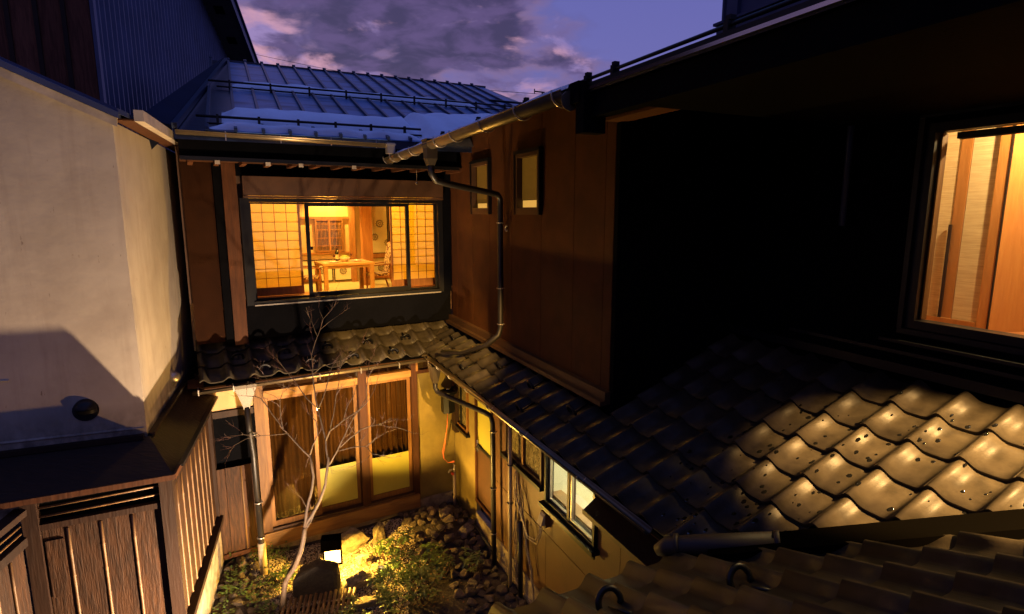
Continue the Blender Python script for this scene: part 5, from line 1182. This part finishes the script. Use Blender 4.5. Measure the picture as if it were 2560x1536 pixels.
shr = [(-1.15, 6.05, .2, .30, 10, 'leafy shrub in the centre right of the garden bed'), (-.85, 6.3, .16, .26, 8, 'leafy shrub beside the rubble of the right bed'), (-2.75, 6.15, .14, .16, 7, 'low leafy shrub among the ivy left of the tree foot'), (-1.50, 5.98, .13, .33, 9, 'glossy shrub hiding the small spotlight in the middle of the bed'), (-1.42, 6.62, .20, .34, 9, 'glossy leaved shrub tall beside the upright boulder'), (-1.22, 6.25, .24, .36, 12, 'dense glossy shrub in the middle of the garden bed'),
       (-1.02, 5.85, .22, .34, 11, 'dense glossy shrub towards the right rubble bed'), (-1.30, 5.60, .24, .34, 12, 'bright lit glossy shrub near the bottom edge'),
       (-.50, 6.35, .17, .30, 7, 'small glossy shrub alone among the rubble by the right wall'), (-1.62, 6.62, .12, .22, 6, 'small glossy shrub between the low rock and the boulder'),
       (-1.75, 5.45, .20, .28, 9, 'low glossy shrub in front of the bamboo canes'), (-1.0, 6.55, .16, .26, 7, 'sparse glossy shrub at the edge of the rubble')]
for s in shr: shrub(*s)
b = MB()
for k in range(2400):
    x = rg.uniform(-3.5, -2.2); y = rg.uniform(4.8, 7.0)
    if not inyard(x, y): continue
    sx, sy = FS.inv(x, y)
    if sy > .80 or noise.noise(Vector((x*4, y*4, 5))) < -.10: continue
    z = gz(x, y)+rg.uniform(.02, .14); a = rg.uniform(0, 6.3)
    leafquad(b, Vector((x, y, z)), Vector((math.cos(a), math.sin(a), rg.uniform(0, .6))), Vector((0, 0, 1)), rg.uniform(.03, .055), rg.uniform(.018, .03))
S('ivy', b, 'leaf2', 'low ivy and small leafed ground cover over the rubble by the fence', 'ground cover', kind='stuff')
b = MB()
for k in range(260):
    x = rg.uniform(-2.6, -.5); y = rg.uniform(5.4, 7.4)
    if not inyard(x, y): continue
    a = rg.uniform(0, 6.3); leafquad(b, Vector((x, y, gz(x, y)+.02)), Vector((math.cos(a), math.sin(a), rg.uniform(-.1, .3))), Vector((0, 0, 1)), rg.uniform(.02, .04), rg.uniform(.012, .022))
S('fallen_leaves', b, 'deadleaf', 'reddish fallen leaves scattered on the gravel', 'fallen leaves', kind='stuff')

# ---- bare tree, traced limb by limb
TH = R(9.5)
def onY(px, py, Y):
    x = (px-1280)/1422.; v = -(py-768)/1422.; ry = math.cos(TH)+v*math.sin(TH); rz = -math.sin(TH)+v*math.cos(TH); t = Y/ry
    return Vector((x*t, Y, 4.4+rz*t))
TR = thing('bare_tree', 'slender bare tree with forked trunk and fine twigs in front of the glass doors', 'tree', FW, (-2.5, 5.6, 0))
def z5(x, y): return (450+.337*x, 700+.337*y)
def z6(x, y): return (450+.3638*x, 1100+.3638*y)
def limb(pts, r0, r1, ya, yb, name='branch', m='bark', n=7):
    out_ = []; N_ = len(pts)
    for i, p in enumerate(pts): out_.append(onY(*p, ya+(yb-ya)*i/(N_-1)))
    # densify with a little crookedness
    q = [out_[0]]
    for a, c in zip(out_[:-1], out_[1:]):
        L2 = (c-a).length; k = max(1, int(L2/.07))
        for i in range(1, k+1):
            w_ = Vector((rg.uniform(-1, 1), rg.uniform(-1, 1), rg.uniform(-1, 1)))*min(.006, L2*.03) if i < k else Vector()
            q.append(a.lerp(c, i/k)+w_)
    rs = [r0+(r1-r0)*i/(len(q)-1) for i in range(len(q))]
    P(name, MB().tube(q, rs, n), m, TR, smooth=True)
    return q, rs
segs = []
tr1 = [z6(695, 1290), z6(700, 1195), z6(712, 1060), z6(722, 985), z6(785, 880), z6(828, 775), z6(848, 690), z6(858, 600)]
base_pt = onY(*tr1[0], 5.52); 
limb(tr1, .034, .023, 5.52, 5.66, 'trunk', n=10)
limb([z6(728, 965), z6(748, 900), z6(800, 800), z6(838, 700)], .014, .010, 5.60, 5.66)
MAIN = [
 ([z6(858, 602), z6(868, 500), z6(885, 420), z6(908, 330), z6(918, 255), z6(908, 190), z6(896, 105), z5(962, 1310)], .019, .012, 5.66, 5.66),
 ([z6(858, 602), z6(905, 520), z6(960, 420), z6(1000, 305), z6(1012, 200), z6(1022, 120), z5(1110, 1370)], .019, .013, 5.66, 5.72),
 ([z6(862, 620), z6(900, 560), z6(950, 450), z6(965, 400)], .009, .006, 5.66, 5.75),
 ([z5(962, 1310), z5(870, 1220), z5(765, 1105), z5(650, 945), z5(605, 885), z5(560, 865), z5(490, 862)], .010, .003, 5.66, 5.45),
 ([z5(765, 1105), z5(745, 1000), z5(742, 900), z5(760, 840)], .006, .003, 5.57, 5.50),
 ([z5(962, 1310), z5(985, 1230), z5(1020, 1150), z5(1010, 1050), z5(960, 1000)], .008, .004, 5.66, 5.60),
 ([z5(1110, 1370), z5(1085, 1260), z5(1082, 1190), z5(1055, 1080), z5(1025, 960), z5(1005, 880), z5(990, 770), z5(985, 650), z5(975, 560), z5(1000, 470), z5(1040, 370), z5(1062, 290), z5(1130, 215)], .011, .0022, 5.72, 5.80),
 ([z5(1062, 290), z5(1040, 240), z5(1030, 205)], .0028, .0018, 5.8, 5.8), ([z5(1040, 370), z5(1110, 310), z5(1180, 262)], .003, .0018, 5.8, 5.85), ([z5(1020, 420), z5(985, 330), z5(962, 280)], .003, .0018, 5.8, 5.75),
 ([z5(1025, 960), z5(1060, 880), z5(1100, 740), z5(1130, 640), z5(1190, 560)], .006, .003, 5.76, 5.9),
 ([z5(1005, 940), z5(940, 880), z5(860, 760), z5(760, 640), z5(690, 560)], .006, .003, 5.76, 5.66),
 ([z5(860, 830), z5(760, 780), z5(660, 760), z5(620, 700)], .004, .002, 5.7, 5.6),
 ([z5(1082, 1190), z5(1112, 1120), z5(1215, 1040), z5(1330, 965), z5(1388, 910), z5(1382, 830), z5(1392, 740), z5(1400, 650)], .009, .003, 5.72, 5.62),
 ([z5(1215, 1040), z5(1240, 940), z5(1290, 860), z5(1320, 760)], .005, .0025, 5.68, 5.62),
 ([z5(1112, 1120), z5(1140, 1000), z5(1158, 860), z5(1180, 760), z5(1175, 690)], .007, .003, 5.72, 5.78),
 ([z5(1110, 1370), z5(1170, 1262), z5(1250, 1090), z5(1300, 1005), z5(1380, 880)], .009, .003, 5.72, 5.66),
 ([z5(1170, 1270), z5(1280, 1242), z5(1380, 1235), z5(1425, 1290), z5(1480, 1300)], .007, .003, 5.72, 5.5),
 ([z5(1380, 1235), z5(1450, 1180), z5(1530, 1130)], .004, .002, 5.6, 5.5),
 ([z5(1190, 1240), z5(1340, 1112), z5(1460, 1075), z5(1600, 1092), z5(1725, 1135)], .007, .0025, 5.72, 5.45),
 ([z5(1460, 1075), z5(1560, 1030), z5(1640, 1040)], .003, .0018, 5.6, 5.5),
 ([z5(800, 1140), z5(700, 1150), z5(570, 1160), z5(470, 1148), z5(360, 1163)], .0045, .0022, 5.58, 5.3), ([z5(570, 1160), z5(490, 1180), z5(408, 1225)], .003, .0018, 5.45, 5.35), ([z5(470, 1148), z5(445, 1120)], .0025, .0015, 5.38, 5.38),
 ([z5(985, 700), z5(1060, 640), z5(1200, 600), z5(1300, 540), z5(1340, 470)], .004, .002, 5.78, 5.85),
 ([z5(1395, 730), z5(1440, 650), z5(1440, 560)], .003, .0018, 5.64, 5.6), ([z5(1388, 910), z5(1440, 820), z5(1470, 720)], .003, .0018, 5.63, 5.6),
 ([z5(742, 900), z5(700, 860), z5(640, 840)], .003, .0016, 5.5, 5.45), ([z5(1425, 1290), z5(1370, 1340), z5(1280, 1385)], .003, .0018, 5.5, 5.4), ([z5(1450, 1290), z5(1560, 1320)], .003, .0016, 5.5, 5.4),
 ([z6(870, 470), z6(835, 400), z6(800, 365)], .003, .0018, 5.66, 5.6)]
tips = []
for pts, r0, r1, ya, yb in MAIN:
    q, rs = limb(pts, r0, r1, ya, yb); tips.append((q, rs))
b = MB()
def twig(p, d, L_, r, depth):
    pts = [p]; cur = p; dd = d.copy()
    for i in range(4):
        dd = (dd+Vector((rg.uniform(-.28, .28), rg.uniform(-.28, .28), rg.uniform(-.15, .28)))).normalized(); cur = cur+dd*L_/4; pts.append(cur)
    b.tube(pts, [r, r*.85, r*.7, r*.55, r*.4], 4, False)
    if depth > 0:
        for k in range(3): twig(pts[rg.randint(1, 3)], (dd+Vector((rg.uniform(-.9, .9), rg.uniform(-.7, .7), rg.uniform(-.2, .7)))).normalized(), L_*.6, r*.6, depth-1)
for q, rs in tips:
    for i in range(2, len(q)):
        if rs[i] < .0095 and rg.random() < .72:
            d = (q[i]-q[i-1]).normalized(); twig(q[i], (d+Vector((rg.uniform(-1, 1), rg.uniform(-.8, .8), rg.uniform(-.3, .8)))).normalized(), rg.uniform(.10, .24), min(.0026, rs[i]*.6), 1)
    twig(q[-1], (q[-1]-q[-2]).normalized(), .14, .0018, 1)
P('twig', b, 'twig', TR, kind='stuff')
